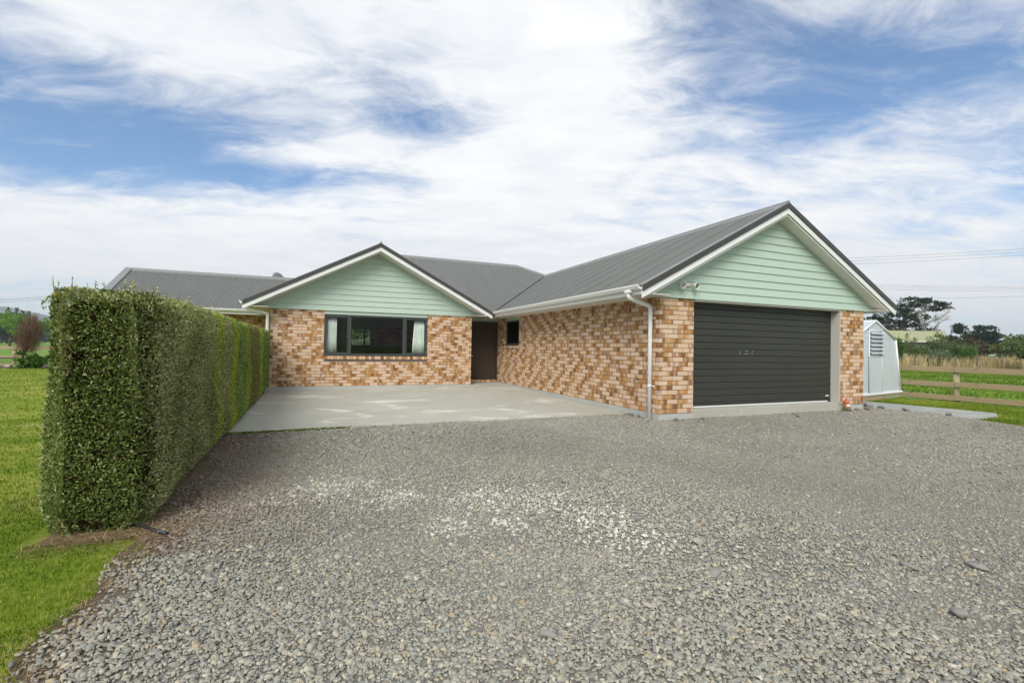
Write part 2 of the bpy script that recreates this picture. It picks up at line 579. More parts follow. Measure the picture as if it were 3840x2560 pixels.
M = dict(
    brick=brick_mat(),
    mortar=plain('mortar', (0.23, 0.185, 0.15), 0.95, 0.1, var=0.22, vscale=9, bump=0.4, bscale=150),
    foundation=concrete_mat('plinth_concrete', (0.46, 0.465, 0.43), 0.2),
    slab=concrete_mat('slab_concrete', (0.43, 0.42, 0.355), 0.5),
    pathc=concrete_mat('path_concrete', (0.33, 0.335, 0.31), 0.15),
    mint=plain('mint_paint', (0.425, 0.53, 0.44), 0.5, 0.35, var=0.03, vscale=1.5),
    white=plain('white_paint', (0.70, 0.71, 0.69), 0.45, 0.4, var=0.025, vscale=2),
    soffit=plain('soffit_paint', (0.72, 0.70, 0.64), 0.6, 0.25, var=0.03),
    upvc=plain('gutter_plastic', (0.84, 0.84, 0.81), 0.32, 0.5, var=0.02),
    roof=roof_mat('roof_steel', (0.112, 0.116, 0.104)),
    flash=plain('flashing_steel', (0.052, 0.050, 0.045), 0.45, 0.4, var=0.1),
    ridge=plain('ridge_steel', (0.20, 0.205, 0.20), 0.45, 0.5, var=0.06),
    gdoor=plain('garage_door_steel', (0.034, 0.035, 0.028), 0.48, 0.4, var=0.22, vscale=1.6),
    gjamb=plain('jamb_paint', (0.50, 0.48, 0.43), 0.55, 0.3, var=0.03),
    fdoor=plain('door_paint', (0.045, 0.032, 0.022), 0.5, 0.35, var=0.12),
    alu=plain('window_aluminium', (0.045, 0.052, 0.047), 0.42, 0.45, var=0.08),
    chrome=plain('chrome', (0.6, 0.6, 0.6), 0.25, 0.5, metal=1.0),
    brass=plain('tap_brass', (0.18, 0.14, 0.09), 0.45, 0.5, metal=0.7),
    glass=glass_mat('window_glass', (0.90, 0.93, 0.90), 0.0),
    dglass=glass_mat('frosted_glass', (0.32, 0.36, 0.34), 0.02, 0.08),
    room=plain('room_paint', (0.78, 0.75, 0.55), 0.8, 0.2),
    carpet=plain('room_carpet', (0.36, 0.33, 0.27), 0.95, 0.1),
    curtain=plain('curtain_cloth', (0.90, 0.92, 0.90), 0.85, 0.15, var=0.04),
    canvas=painting_mat(),
    lampc=plain('lamp_cream', (0.62, 0.60, 0.44), 0.5, 0.4),
    dish=plain('dish_grey', (0.16, 0.17, 0.19), 0.5, 0.4),
    wood=wood_mat('fence_pine', (0.42, 0.33, 0.20), (0.28, 0.21, 0.125)),
    postw=wood_mat('post_pine', (0.42, 0.37, 0.23), (0.24, 0.21, 0.12)),
    oldpost=wood_mat('weathered_post', (0.16, 0.145, 0.13), (0.08, 0.07, 0.06)),
    poly=poly_mat('polycarbonate'),
    ghframe=plain('greenhouse_frame', (0.74, 0.76, 0.78), 0.35, 0.5, var=0.05),
    hose=plain('hose_green', (0.06, 0.36, 0.20), 0.4, 0.5),
    black=plain('black_plastic', (0.02, 0.021, 0.024), 0.45, 0.5),
    red=plain('red_enamel', (0.50, 0.085, 0.05), 0.4, 0.5),
    beard=plain('white_enamel', (0.72, 0.70, 0.66), 0.5, 0.4),
    skin=plain('skin_enamel', (0.60, 0.33, 0.22), 0.5, 0.4),
    greencoat=plain('green_enamel', (0.16, 0.19, 0.06), 0.5, 0.4),
    olive=plain('olive_roof_steel', (0.30, 0.305, 0.165), 0.5, 0.4, var=0.05, vscale=0.8),
    cream=plain('cream_wall', (0.62, 0.62, 0.55), 0.7, 0.2),
    dkwood=plain('dark_lattice', (0.10, 0.09, 0.08), 0.8, 0.2),
    tank=plain('tank_green', (0.42, 0.60, 0.46), 0.5, 0.3),
    bark=plain('bark', (0.13, 0.10, 0.075), 0.95, 0.1, var=0.3, vscale=8, bump=0.6, bscale=25),
    palebark=plain('dead_wood', (0.30, 0.28, 0.25), 0.95, 0.1, var=0.2, vscale=5),
    twigbark=plain('twig_bark', (0.16, 0.085, 0.055), 0.9, 0.1, var=0.25, vscale=20),
    wire=plain('cable', (0.05, 0.055, 0.06), 0.5, 0.4),
    hill=ground_mat('hill_scrub', [(0.35, (0.045, 0.06, 0.05)), (0.65, (0.09, 0.11, 0.07))], 0.01, 0.05),
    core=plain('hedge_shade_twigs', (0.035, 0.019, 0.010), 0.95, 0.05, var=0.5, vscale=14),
    stone=stone_mat('gravel_stone'),
    rock=plain('river_stone', (0.235, 0.23, 0.205), 0.75, 0.3, var=0.22, vscale=14, bump=0.35, bscale=60),
    rockd=plain('dark_stone', (0.17, 0.17, 0.155), 0.8, 0.25, var=0.25, vscale=18, bump=0.35, bscale=70),
    rockl=plain('pale_stone', (0.32, 0.305, 0.25), 0.75, 0.3, var=0.2, vscale=14, bump=0.3, bscale=60),
)
LEAF = dict(
    hedge_dark=attr_mat('leaf_dark_green', 'tone', [(0.0, (0.026, 0.030, 0.006)), (0.3, (0.060, 0.100, 0.014)), (0.6, (0.145, 0.215, 0.036)), (0.88, (0.27, 0.31, 0.10)), (1.0, (0.38, 0.37, 0.18))], 0.5, 0.2, 0.4),
    hedge_grey=attr_mat('leaf_olive_grey', 'tone', [(0.0, (0.075, 0.068, 0.022)), (0.3, (0.20, 0.215, 0.07)), (0.6, (0.35, 0.375, 0.15)), (0.85, (0.49, 0.51, 0.26)), (1.0, (0.58, 0.57, 0.35))], 0.6, 0.2, 0.3),  # olive-grey leaves, lightened in colour to replace sun missing on the right face
    hedge_green=attr_mat('leaf_mid_green', 'tone', [(0.0, (0.06, 0.085, 0.02)), (0.4, (0.18, 0.27, 0.06)), (0.75, (0.33, 0.44, 0.14)), (1.0, (0.48, 0.54, 0.23))], 0.55, 0.25, 0.3),
    hedge_yellow=attr_mat('leaf_yellow_green', 'tone', [(0.0, (0.10, 0.15, 0.02)), (0.5, (0.36, 0.44, 0.05)), (1.0, (0.66, 0.66, 0.12))], 0.55, 0.3, 0.3),
    hedge_brown=attr_mat('leaf_brown_olive', 'tone', [(0.0, (0.07, 0.055, 0.018)), (0.4, (0.19, 0.18, 0.055)), (0.75, (0.32, 0.31, 0.11)), (1.0, (0.46, 0.44, 0.20))], 0.6, 0.2, 0.3),
    flower=plain('yellow_petals', (0.85, 0.68, 0.02), 0.5, 0.2),
    pine=attr_mat('needles_dark', 'tone', [(0.0, (0.008, 0.016, 0.008)), (0.5, (0.022, 0.045, 0.018)), (1.0, (0.06, 0.095, 0.035))], 0.7, 0.1, 0.2),
    olive=attr_mat('leaf_olive', 'tone', [(0.0, (0.035, 0.055, 0.016)), (0.5, (0.10, 0.15, 0.045)), (1.0, (0.21, 0.27, 0.10))], 0.65, 0.2, 0.25),
    bright=attr_mat('leaf_bright', 'tone', [(0.0, (0.02, 0.05, 0.01)), (0.5, (0.07, 0.16, 0.025)), (1.0, (0.15, 0.27, 0.05))], 0.6, 0.25, 0.25),
    silver=attr_mat('leaf_silver', 'tone', [(0.0, (0.06, 0.085, 0.05)), (0.5, (0.16, 0.21, 0.13)), (1.0, (0.32, 0.38, 0.27))], 0.6, 0.2, 0.25),
    lime=attr_mat('leaf_lime', 'tone', [(0.0, (0.05, 0.11, 0.01)), (0.5, (0.15, 0.29, 0.025)), (1.0, (0.27, 0.42, 0.06))], 0.6, 0.3, 0.25),
    brown=attr_mat('leaf_rust', 'tone', [(0.0, (0.03, 0.022, 0.013)), (0.5, (0.085, 0.065, 0.035)), (1.0, (0.16, 0.125, 0.06))], 0.7, 0.15, 0.2),
    yellowish=attr_mat('leaf_khaki', 'tone', [(0.0, (0.05, 0.06, 0.015)), (0.5, (0.14, 0.16, 0.05)), (1.0, (0.26, 0.27, 0.10))], 0.65, 0.2, 0.2),
    twig=attr_mat('twig_red_brown', 'tone', [(0.0, (0.07, 0.042, 0.026)), (0.5, (0.17, 0.105, 0.068)), (1.0, (0.30, 0.20, 0.13))], 0.8, 0.0, 0.2),
    grass=attr_mat('grass_blade', 'tone', [(0.0, (0.045, 0.085, 0.006)), (0.35, (0.115, 0.19, 0.012)), (0.65, (0.23, 0.285, 0.030)), (0.85, (0.37, 0.36, 0.10)), (1.0, (0.50, 0.42, 0.20))], 0.6, 0.3, 0.25),
    straw=attr_mat('dry_grass', 'tone', [(0.0, (0.18, 0.14, 0.06)), (0.5, (0.42, 0.32, 0.17)), (0.85, (0.62, 0.50, 0.31)), (1.0, (0.36, 0.36, 0.12))], 0.8, 0.2, 0.15),
    litter=attr_mat('dry_litter', 'tone', [(0.0, (0.06, 0.035, 0.02)), (0.5, (0.20, 0.12, 0.06)), (1.0, (0.46, 0.34, 0.19))], 0.9, 0.0, 0.1),
)

# ------------------------------------------------------------------ the setting
GZ = -0.16                                   # level of the grass
GRZ_ = -0.118
LZ = -0.131                                  # the lawn beside the hedge lies a little higher
lawn_stops = [(0.32, (0.07, 0.12, 0.008)), (0.45, (0.14, 0.205, 0.016)), (0.55, (0.24, 0.275, 0.04)), (0.66, (0.37, 0.33, 0.12))]
pasture_stops = [(0.32, (0.07, 0.14, 0.018)), (0.5, (0.12, 0.22, 0.03)), (0.68, (0.22, 0.29, 0.075))]
M['lawn'] = ground_mat('lawn_turf', lawn_stops, 0.9, 11, stretch=(0.5, 1.4, 1))
M['pasture'] = ground_mat('pasture_turf', pasture_stops, 0.05, 1.3)
def gravel_mat():
    m = ground_mat('gravel_fines', [(0.30, (0.22, 0.21, 0.175)), (0.5, (0.32, 0.305, 0.26)), (0.66, (0.40, 0.38, 0.33))], 1.1, 60, bump=1.0)
    t = NT(m.node_tree)
    p = m.node_tree.nodes['Principled BSDF']
    old = p.inputs['Base Color'].links[0].from_socket
    ps = t.pos()
    sx = t.node('ShaderNodeSeparateXYZ')
    t.put(sx.inputs[0], ps)
    edge = t.math('ADD', t.math('MULTIPLY', sx.outputs[0], -1.0), t.math('MULTIPLY', t.noise(ps, scale=2.2, detail=4), 0.7))
    c = t.mix(t.math('MULTIPLY', t.smooth(edge, 6.65, 7.05), 0.85), old, t.mix(t.noise(ps, scale=35, detail=5), (0.06, 0.042, 0.024), (0.22, 0.15, 0.085)))
    t.put(p.inputs['Base Color'], c)
    return m


M['gravel'] = gravel_mat()
M['soil'] = ground_mat('bed_soil', [(0.3, (0.09, 0.065, 0.035)), (0.5, (0.17, 0.125, 0.07)), (0.7, (0.27, 0.21, 0.12))], 4.0, 45)


def sheet(name, pts, m, z, cell=0.5):
    v = [(x, y, z) for x, y in pts]
    return kind(obj(name, MB().add(v, [tuple(range(len(v)))]), m), 'structure')


def ring_ground():
    v, f = [(0, 0, GZ - 0.004)], []
    radii = [8, 20, 50, 120, 300, 800, 1700, 3000]
    seg = 64
    for r in radii:
        for k in range(seg):
            a = 2 * math.pi * k / seg
            v.append((r * math.cos(a), r * math.sin(a), GZ - 0.004))
    for k in range(seg):
        f.append((0, 1 + k, 1 + (k + 1) % seg))
    for i in range(len(radii) - 1):
        for k in range(seg):
            a, b = 1 + i * seg + k, 1 + i * seg + (k + 1) % seg
            f.append((a, a + seg, b + seg, b))
    return MB().add(v, f)


kind(obj('ground', ring_ground(), M['pasture']), 'structure')
sheet('lawn_left', [(-20.6, -9), (-6.6, -9), (-6.6, -2.9), (-6.9, -2.4), (-6.9, 22.2), (-26, 24.0), (-40, 10)], M['lawn'], LZ)
sheet('lawn_right', [(4.2, -9), (10.62, -9), (10.62, 2.2), (8.0, 6.0), (5.9, 6.0), (5.9, 0.2), (6.2, -1.2)], M['lawn'], GZ)
sheet('hedge_bed', [(-7.30 + 0.68 * i / 34, -2.925 - 0.05 * math.sin(math.pi * i / 34) + 0.020 * math.sin(i * 2.3) + 0.016 * math.sin(i * 5.1 + 1)) for i in range(35)] + [(-6.62, -2.5), (-7.30, -2.5)], M['soil'], GRZ_ + 0.004)
sheet('bed_soil', [(-27, 22.4), (-9, 20.3), (-9, 21.7), (-27, 23.9)], M['soil'], LZ + 0.005)

# gravel drive: a sheet with an irregular edge
GRZ = -0.118
edge_l = [(-6.0, -16)] + [(-6.775 - 0.03 * math.sin(1.7 * i) - 0.025 * math.sin(4.1 * i), -9 + 0.25 * i) for i in range(25)]      # y -9 .. -3
edge_l += [(-6.84, -2.95), (-6.97, -2.72), (-6.97, -2.3), (-6.86, -1.5), (-6.92, 0.0), (-6.94, 0.9)]
edge_r = [(6.40, 0.3), (6.30, -0.25), (6.62, -0.9), (6.44, -1.5), (6.22, -2.1), (6.05, -2.6), (5.7, -3.6), (5.2, -5.0), (4.6, -7.0), (4.2, -9), (4.0, -16)]
gravel_poly = edge_l + [(0.12, 1.1), (0.12, 0.12), (5.95, 0.12), (5.95, 0.3)] + edge_r
sheet('gravel_drive', gravel_poly, M['gravel'], GRZ)


# concrete apron, falling away from the front door, with shallow saw cuts between four panels
def slab_z(x, y):
    s = min(max((y - 3.5) / 4.2, 0), 1) * min(max((x + 3.6) / 2.6, 0), 1)
    return -0.104 + 0.088 * s * s * (3 - 2 * s)


def slab_panel(x0f, x1f, y0, y1, ny=10, nx=8):
    v, f = [], []
    for j in range(ny + 1):
        y = y0 + (y1 - y0) * j / ny
        xa, xb = x0f(y), x1f(y)
        for i in range(nx + 1):
            x = xa + (xb - xa) * i / nx
            v.append((x, y, slab_z(x, y)))
    for j in range(ny):
        for i in range(nx):
            a = j * (nx + 1) + i
            f.append((a, a + 1, a + nx + 2, a + nx + 1))
    n0 = len(v)                                                     # skirt down the sides
    rim = [i for i in range(nx + 1)] + [j * (nx + 1) + nx for j in range(1, ny + 1)] + \
          [ny * (nx + 1) + i for i in range(nx - 1, -1, -1)] + [j * (nx + 1) for j in range(ny - 1, 0, -1)]
    for i in rim:
        v.append((v[i][0], v[i][1], v[i][2] - 0.09))
    m = len(rim)
    for k in range(m):
        f.append((rim[k], n0 + k, n0 + (k + 1) % m, rim[(k + 1) % m]))
    return MB().add(v, f)


slab = empty('concrete_apron', (-3.5, 4, -0.1))
kind(slab, 'structure')
slab['label'] = 'pale stained concrete apron in front of the house'
cut = 0.006
yf = 0.90
for (xa, xb) in ((-6.93, -3.48), (-3.48, -0.004)):
    for (ya, yb) in ((yf, 4.15), (4.15, 7.285)):
        o = obj('slab_panel', slab_panel(lambda y, a=xa: a + (0.0 if a < -5 else cut / 2), lambda y, b=xb: b - (cut / 2 if b < -1 else 0.0), ya + (0 if ya == yf else cut / 2), yb - (cut / 2 if yb < 5 else 0.0)), M['slab'])
        o.parent = slab
        o.matrix_parent_inverse = Matrix.Translation((3.5, -4, 0.1))
o = obj('slab_panel', slab_panel(lambda y: -1.2, lambda y: -0.004, 7.289, 8.19, 4, 4), M['slab'])
o.parent = slab
o.matrix_parent_inverse = Matrix.Translation((3.5, -4, 0.1))
path_pts = [(5.97, 0.5), (5.97, 6), (7.5, 6), (7.75, 1.08), (7.98, -0.2), (8.12, -1.40), (7.6, -1.62), (6.9, -1.66), (6.3, -1.5), (6.1, -0.3)]
kind(obj('footpath', MB().prism([(x, y, -0.20) for x, y in path_pts], (0, 0, 0.085)), M['pathc']), 'structure')

# far hill
hv, hf = [], []
xs = np.linspace(0, 1, 41)
prof = [(-2400, 60), (-2200, 90), (-2000, 84), (-1700, 104), (-1500, 112), (-1250, 116), (-1100, 117), (-950, 110), (-860, 90), (-780, 66), (-650, 45), (-400, 30), (0, 14), (300, 0)]
for i, (x, h) in enumerate(prof):
    y = 2050 + 0.0 * x
    hv += [(x, y - 700, GZ - 1), (x, y, GZ + h), (x, y + 700, GZ - 1)]
for i in range(len(prof) - 1):
    a = 3 * i
    hf += [(a, a + 3, a + 4, a + 1), (a + 1, a + 4, a + 5, a + 2)]
kind(obj('hill', MB().add(hv, hf, True), M['hill']), 'structure')

# ------------------------------------------------------------------ house
house = empty('house', (0, 0, 0))
tag(house, 'single-storey brick house with mint gables, grey metal roof and double garage', 'house')
YW = 7.29                                     # front of the left wing
XL, XR = -6.89, -1.22                         # left wing corners
GW, P1, P2 = 5.876, 0.807, 5.03               # garage width, opening
DY = 8.2                                      # plane of the front door
CP = 0.086                                    # course pitch
TOP = 2.13
MB_BACK = 0.008                               # how far the mortar lies behind the brick face

# foundations
fb = MB()
fb.box(0.006, GW - 0.006, 0.012, 0.4, -0.35, -0.002)
fb.box(0.006, 0.3, 0.4, DY, -0.35, -0.002)
foundation = obj('foundation', fb, M['foundation'], house)
fb = MB()
fb.box(XL + 0.006, XR - 0.006, YW + 0.006, YW + 0.3, -0.35, -0.002)
fb.box(XR - 0.3, XR - 0.006, YW + 0.3, DY, -0.35, -0.002)
fb.box(XL + 0.006, XL + 0.3, YW + 0.3, 11.0, -0.35, -0.002)
fb.box(-11.4, XL + 0.006, 11.006, 11.3, -0.35, -0.002)
obj('foundation', fb, M['foundation'], house)

# mortar walls with their openings
wall_garage = obj('garage_pier', MB().box(MB_BACK, P1 - MB_BACK, MB_BACK, 0.30, 0, TOP), M['mortar'], house)
wall_pier = obj('garage_pier', MB().box(P2 + MB_BACK, GW - MB_BACK, MB_BACK, 0.30, 0, TOP), M['mortar'], house)
SW0, SW1, SWZ0, SWZ1 = 6.36, 7.43, 1.235, 2.02    # small side window
b = MB()
b.box(MB_BACK, 0.12, 0.31, SW0 - MB_BACK, 0, TOP)
b.box(MB_BACK, 0.12, SW0 - MB_BACK, SW1 + MB_BACK, 0, SWZ0 - 0.10)
b.box(MB_BACK, 0.12, SW1 + MB_BACK, DY, 0, TOP)
wall_side = obj('side_wall', b, M['mortar'], house)
WX0, WX1, WZ0, WZ1 = -5.53, -2.63, 0.858, 2.025   # big window
b = MB()
b.box(XL + MB_BACK, WX0 - MB_BACK, YW + MB_BACK, YW + 0.12, 0, TOP)
b.box(WX0 - MB_BACK, WX1 + MB_BACK, YW + MB_BACK, YW + 0.12, 0, WZ0 - 0.10)
b.box(WX1 + MB_BACK, XR - MB_BACK, YW + MB_BACK, YW + 0.12, 0, TOP)
b.box(XR - 0.12, XR - MB_BACK, YW + 0.12, DY, 0, TOP)
b.box(XL + MB_BACK, XL + 0.12, YW + 0.12, 11.0, 0, TOP)
wall_wing = obj('wing_wall', b, M['mortar'], house)
b = MB()
b.box(-11.4, XL, 11.0 + MB_BACK, 11.12, 0, TOP)
b.box(-11.4, -11.28, 11.12, 15.2, 0, TOP)
wall_rear = obj('rear_wing_wall', b, M['mortar'], house)
b = MB()                                       # unseen outer walls
b.box(GW - 0.12, GW - MB_BACK, 0.30, 16.2, 0, TOP)
b.box(-1.5, GW - 0.12, 16.1, 16.2, 0, TOP)
obj('back_wall', b, M['mortar'], house)

# --- bricks
def brick_mesh(L, H, cl=True, cr=True, seed=0, D=0.03):
    """front face looks along -y; length along x from 0, height from 0; face at y=0"""
    rg = random.Random(seed)
    c = 0.006
    j = lambda s=0.0022: rg.uniform(-s, s)
    x0, x1 = 0.0, L
    xa = x0 + (c + abs(j(0.004)) if cl else 0.0)
    xb = x1 - (c + abs(j(0.004)) if cr else 0.0)
    k = 0.5 * c
    fr = [(xa, j(0.0015), k + abs(j())), (xb, j(0.0015), k + abs(j())), (xb, j(0.0015), H - k - abs(j())), (xa, j(0.0015), H - k - abs(j()))]
    md = [(x0, c if cl else 0, 0), (x1, c if cr else 0, 0), (x1, c if cr else 0, H), (x0, c if cl else 0, H)]
    bk = [(x0, D, 0), (x1, D, 0), (x1, D, H), (x0, D, H)]
    f = [(0, 1, 2, 3)]
    for i in range(4):
        n = (i + 1) % 4
        f += [(4 + i, 4 + n, n, i), (8 + i, 8 + n, 4 + n, 4 + i)]
    return fr + md + bk, f


BR = []            # every brick: (origin, rotation z, length, height, chamfers, seed, wall)
def course_runs(x0, x1, first):
    """bricks from x0 to x1; the first piece has the length given"""
    x, L, res = x0, first, []
    while x < x1 - 0.02:
        e = min(x + L, x1)
        if x1 - e < 0.045:
            e = x1
        res.append((x, e))
        x, L = e + 0.010, 0.230
    return res


_seed = [0]
def sd():
    _seed[0] = (_seed[0] + 0.6180339887 + random.uniform(-0.09, 0.09)) % 1.0
    return _seed[0]


NC = 25
corner_seed = [sd() for _ in range(NC)]
def height(k):
    return 0.076 if (k + 1) * CP < TOP else TOP - k * CP - 0.002


for k in range(NC):
    z, H = k * CP + 0.001, height(k)
    odd = k % 2
    _seed[0] = random.random()
    # garage front, left pier (corner at x=0) and right pier
    for i, (a, e) in enumerate(course_runs(0.0, P1, 0.070 if odd else 0.190)):
        BR.append(((a, 0, z), 0, e - a, H, i > 0, True, corner_seed[k] if i == 0 else sd(), wall_garage))
    for i, (a, e) in enumerate(course_runs(P2, GW, 0.110 if odd else 0.230)):
        BR.append(((a, 0, z), 0, e - a, H, True, True, sd(), wall_pier))
    # garage side (faces -x): runs along +y, rotated so that its front looks to -x
    for i, (a, e) in enumerate(course_runs(0.0, DY, 0.230 if odd else 0.110)):
        pieces = [(a, e)]
        if z + H > SWZ0 - 0.105 and z < TOP:
            pieces = []
            if a < SW0:
                pieces.append((a, min(e, SW0 - 0.002)))
            if e > SW1:
                pieces.append((max(a, SW1 + 0.002), e))
        for a2, e2 in pieces:
            if e2 - a2 > 0.02:
                s_ = corner_seed[k] if (i == 0) else sd()
                BR.append(((0, e2, z), -math.pi / 2, e2 - a2, H, True, i > 0, s_, wall_side))
    # left wing front
    for i, (a, e) in enumerate(course_runs(XL, XR, 0.070 if odd else 0.190)):
        pieces = [(a, e)]
        if z + H > WZ0 - 0.105 and z < TOP:
            pieces = []
            if a < WX0:
                pieces.append((a, min(e, WX0 - 0.002)))
            if e > WX1:
                pieces.append((max(a, WX1 + 0.002), e))
        for a2, e2 in pieces:
            if e2 - a2 > 0.02:
                BR.append(((a2, YW, z), 0, e2 - a2, H, True, True, sd(), wall_wing))
    # return of the wing beside the door (faces +x) and the rear wing
    for a, e in course_runs(YW + 0.08, DY, 0.230 if odd else 0.110):
        BR.append(((XR, a, z), math.pi / 2, e - a, H, True, True, sd(), wall_wing))
    for a, e in course_runs(-11.4, XL, 0.230 if odd else 0.110):
        BR.append(((a, 11.0, z), 0, e - a, H, True, True, sd(), wall_rear))


def screen_size(p, rz, L):
    mid = Vector(p) + Vector((math.cos(rz) * L / 2, math.sin(rz) * L / 2, 0.04))
    d = mid - Vector(CAM)
    n = Vector((math.sin(rz), -math.cos(rz), 0))
    depth = d.dot(_f)
    if depth < 0.5:
        return 0
    return L * 0.076 * abs(d.normalized().dot(n)) / depth ** 2


order = sorted(range(len(BR)), key=lambda i: -screen_size(BR[i][0], BR[i][1], BR[i][2]))
single = set(order[:300])
cache = {}
rv, rf, rs, ruv = [], [], [], []
for i, (p, rz, L, H, cl, cr, s, wall) in enumerate(BR):
    if i in single:
        key = (round(L, 3), round(H, 3), cl, cr, i % 4)
        if key not in cache:
            v, f = brick_mesh(L, H, cl, cr, seed=i)
            me = MB().add(v, f).mesh('brick')
            uvl = me.uv_layers.new(name='UVMap')
            for lp in me.loops:
                q = v[lp.vertex_index]
                uvl.data[lp.index].uv = (q[0] / 0.23, q[2] / 0.076)
            me.materials.append(M['brick'])
            cache[key] = me
        o = link('brick', cache[key], None, wall, p, (0, 0, rz))
        o['seed'] = float(s) + 1e-4
    else:
        v, f = brick_mesh(L, H, cl, cr, seed=i)
        c, sn = math.cos(rz), math.sin(rz)
        off = len(rv)
        rv += [(p[0] + c * q[0] - sn * q[1], p[1] + sn * q[0] + c * q[1], p[2] + q[2]) for q in v]
        for fc in f:
            rf.append(tuple(off + a for a in fc))
            rs.append(s)
            ruv += [(v[a][0] / 0.23, v[a][2] / 0.076) for a in fc]
me = MB().add(rv, rf).mesh('brickwork')
at = me.attributes.new('seed', 'FLOAT', 'FACE')
at.data.foreach_set('value', np.array(rs, dtype=np.float32))
uvl = me.uv_layers.new(name='UVMap')
uvl.data.foreach_set('uv', np.array(ruv, dtype=np.float32).ravel())
o = link('brickwork', me, M['brick'], house)
kind(o, 'stuff')
o['label'] = 'tan and brown banded bricks of the walls'


def edge_bricks(x0, x1, n, zt, yfront, rot=0.0, origin=(0, 0), parent=None, hgt=0.102, proj=0.035):
    """bricks on edge, sloping, under a window"""
    pitch = (x1 - x0) / n
    key = ('sill', round(pitch, 4))
    if key not in cache:
        wd = pitch - 0.009
        d = 0.11
        v = [(0, -proj, -hgt), (wd, -proj, -hgt), (wd, d, -hgt), (0, d, -hgt), (0, -proj - 0.002, -0.022), (wd, -proj - 0.002, -0.022), (wd, d, 0), (0, d, 0)]
        f = [(3, 2, 1, 0), (4, 5, 6, 7), (0, 1, 5, 4), (1, 2, 6, 5), (3, 0, 4, 7)]
        me = MB().add(v, f).mesh('sill_brick')
        uvl = me.uv_layers.new(name='UVMap')
        for lp in me.loops:
            q = v[lp.vertex_index]
            uvl.data[lp.index].uv = (0.3 + q[1], 0.5)
        me.materials.append(M['brick'])
        cache[key] = me
    for k in range(n):
        lx = x0 + k * pitch + 0.0045
        c, s = math.cos(rot), math.sin(rot)
        o = link('sill_brick', cache[key], None, parent, (origin[0] + c * lx - s * yfront, origin[1] + s * lx + c * yfront, zt), (0, 0, rot))
        o['seed'] = sd()


# --- big window
win = empty('window', ((WX0 + WX1) / 2, YW, WZ0))
win.parent = house
win['label'] = 'wide dark-framed window with white curtains under the left gable'
WL = (-(WX0 + WX1) / 2, -YW, -WZ0)
def wobj(name, mb, m, par=win, off=WL):
    o = obj(name, mb, m, par)
    o.location = off
    return o


fy0, fy1 = YW + 0.012, YW + 0.075
b = MB()
b.bbox(WX0 + 0.003, WX1 - 0.003, fy0, fy1, WZ0 + 0.002, WZ0 + 0.062, 0.004)
b.bbox(WX0 + 0.003, WX1 - 0.003, fy0, fy1, WZ1 - 0.055, WZ1 - 0.002, 0.004)
b.bbox(WX0 + 0.003, WX0 + 0.044, fy0 + 0.001, fy1 - 0.001, WZ0 + 0.06, WZ1 - 0.05, 0.004)
b.bbox(WX1 - 0.044, WX1 - 0.003, fy0 + 0.001, fy1 - 0.001, WZ0 + 0.06, WZ1 - 0.05, 0.004)
wobj('frame', b, M['alu'])
MX = [(-4.905, -4.815), (-3.36, -3.27)]
for a, e in MX:
    wobj('mullion', MB().bbox(a, e, fy0 - 0.006, fy1 - 0.004, WZ0 + 0.05, WZ1 - 0.045, 0.006), M['alu'])
for a, e in ((WX0 + 0.038, MX[0][0]), (MX[1][1], WX1 - 0.038)):     # opening sashes carry a second frame
    s = MB()
    s.bbox(a + 0.004, e - 0.004, fy0 + 0.002, fy0 + 0.045, WZ0 + 0.062, WZ0 + 0.092, 0.004)
    s.bbox(a + 0.004, e - 0.004, fy0 + 0.002, fy0 + 0.045, WZ1 - 0.085, WZ1 - 0.055, 0.004)
    s.bbox(a + 0.004, a + 0.024, fy0 + 0.003, fy0 + 0.044, WZ0 + 0.09, WZ1 - 0.083, 0.004)
    s.bbox(e - 0.024, e - 0.004, fy0 + 0.003, fy0 + 0.044, WZ0 + 0.09, WZ1 - 0.083, 0.004)
    wobj('sash', s, M['alu'])
for a, e in ((WX0 + 0.07, MX[0][0] - 0.02), (MX[0][1], MX[1][0]), (MX[1][1] + 0.02, WX1 - 0.07)):
    wobj('pane', MB().box(a, e, fy0 + 0.03, fy0 + 0.036, WZ0 + 0.06, WZ1 - 0.05), M['glass'])
wobj('head_strip', MB().box(WX0 + 0.002, WX1 - 0.002, YW + 0.004, YW + 0.10, WZ1 - 0.001, TOP), M['mint'])
sills = empty('sill', (0, 0, 0))
sills.parent = house
edge_bricks(WX0, WX1, 34, WZ0 + 0.002, YW, parent=sills)
# reveals behind the window frame
wobj('reveal', MB().box(WX0 - 0.002, WX1 + 0.002, fy1 + 0.002, YW + 0.20, WZ0 - 0.03, WZ0 + 0.02), M['white'])

# --- small side window (frosted)
sw = empty('window', (0, (SW0 + SW1) / 2, SWZ0))
sw.parent = house
sw['label'] = 'small dark frosted window beside the front door'
SL = (0, -(SW0 + SW1) / 2, -SWZ0)
b = MB()
b.bbox(0.012, 0.075, SW0 + 0.003, SW1 - 0.003, SWZ0 + 0.002, SWZ0 + 0.06, 0.004)
b.bbox(0.012, 0.075, SW0 + 0.003, SW1 - 0.003, SWZ1 - 0.055, SWZ1 - 0.002, 0.004)
b.bbox(0.013, 0.074, SW0 + 0.003, SW0 + 0.06, SWZ0 + 0.058, SWZ1 - 0.05, 0.004)
b.bbox(0.013, 0.074, SW1 - 0.06, SW1 - 0.003, SWZ0 + 0.058, SWZ1 - 0.05, 0.004)
wobj('frame', b, M['alu'], sw, SL)
wobj('pane', MB().box(0.04, 0.046, SW0 + 0.05, SW1 - 0.05, SWZ0 + 0.05, SWZ1 - 0.045), M['dglass'], sw, SL)
wobj('head_strip', MB().box(0.004, 0.11, SW0 + 0.002, SW1 - 0.002, SWZ1 - 0.001, TOP), M['mint'], sw, SL)
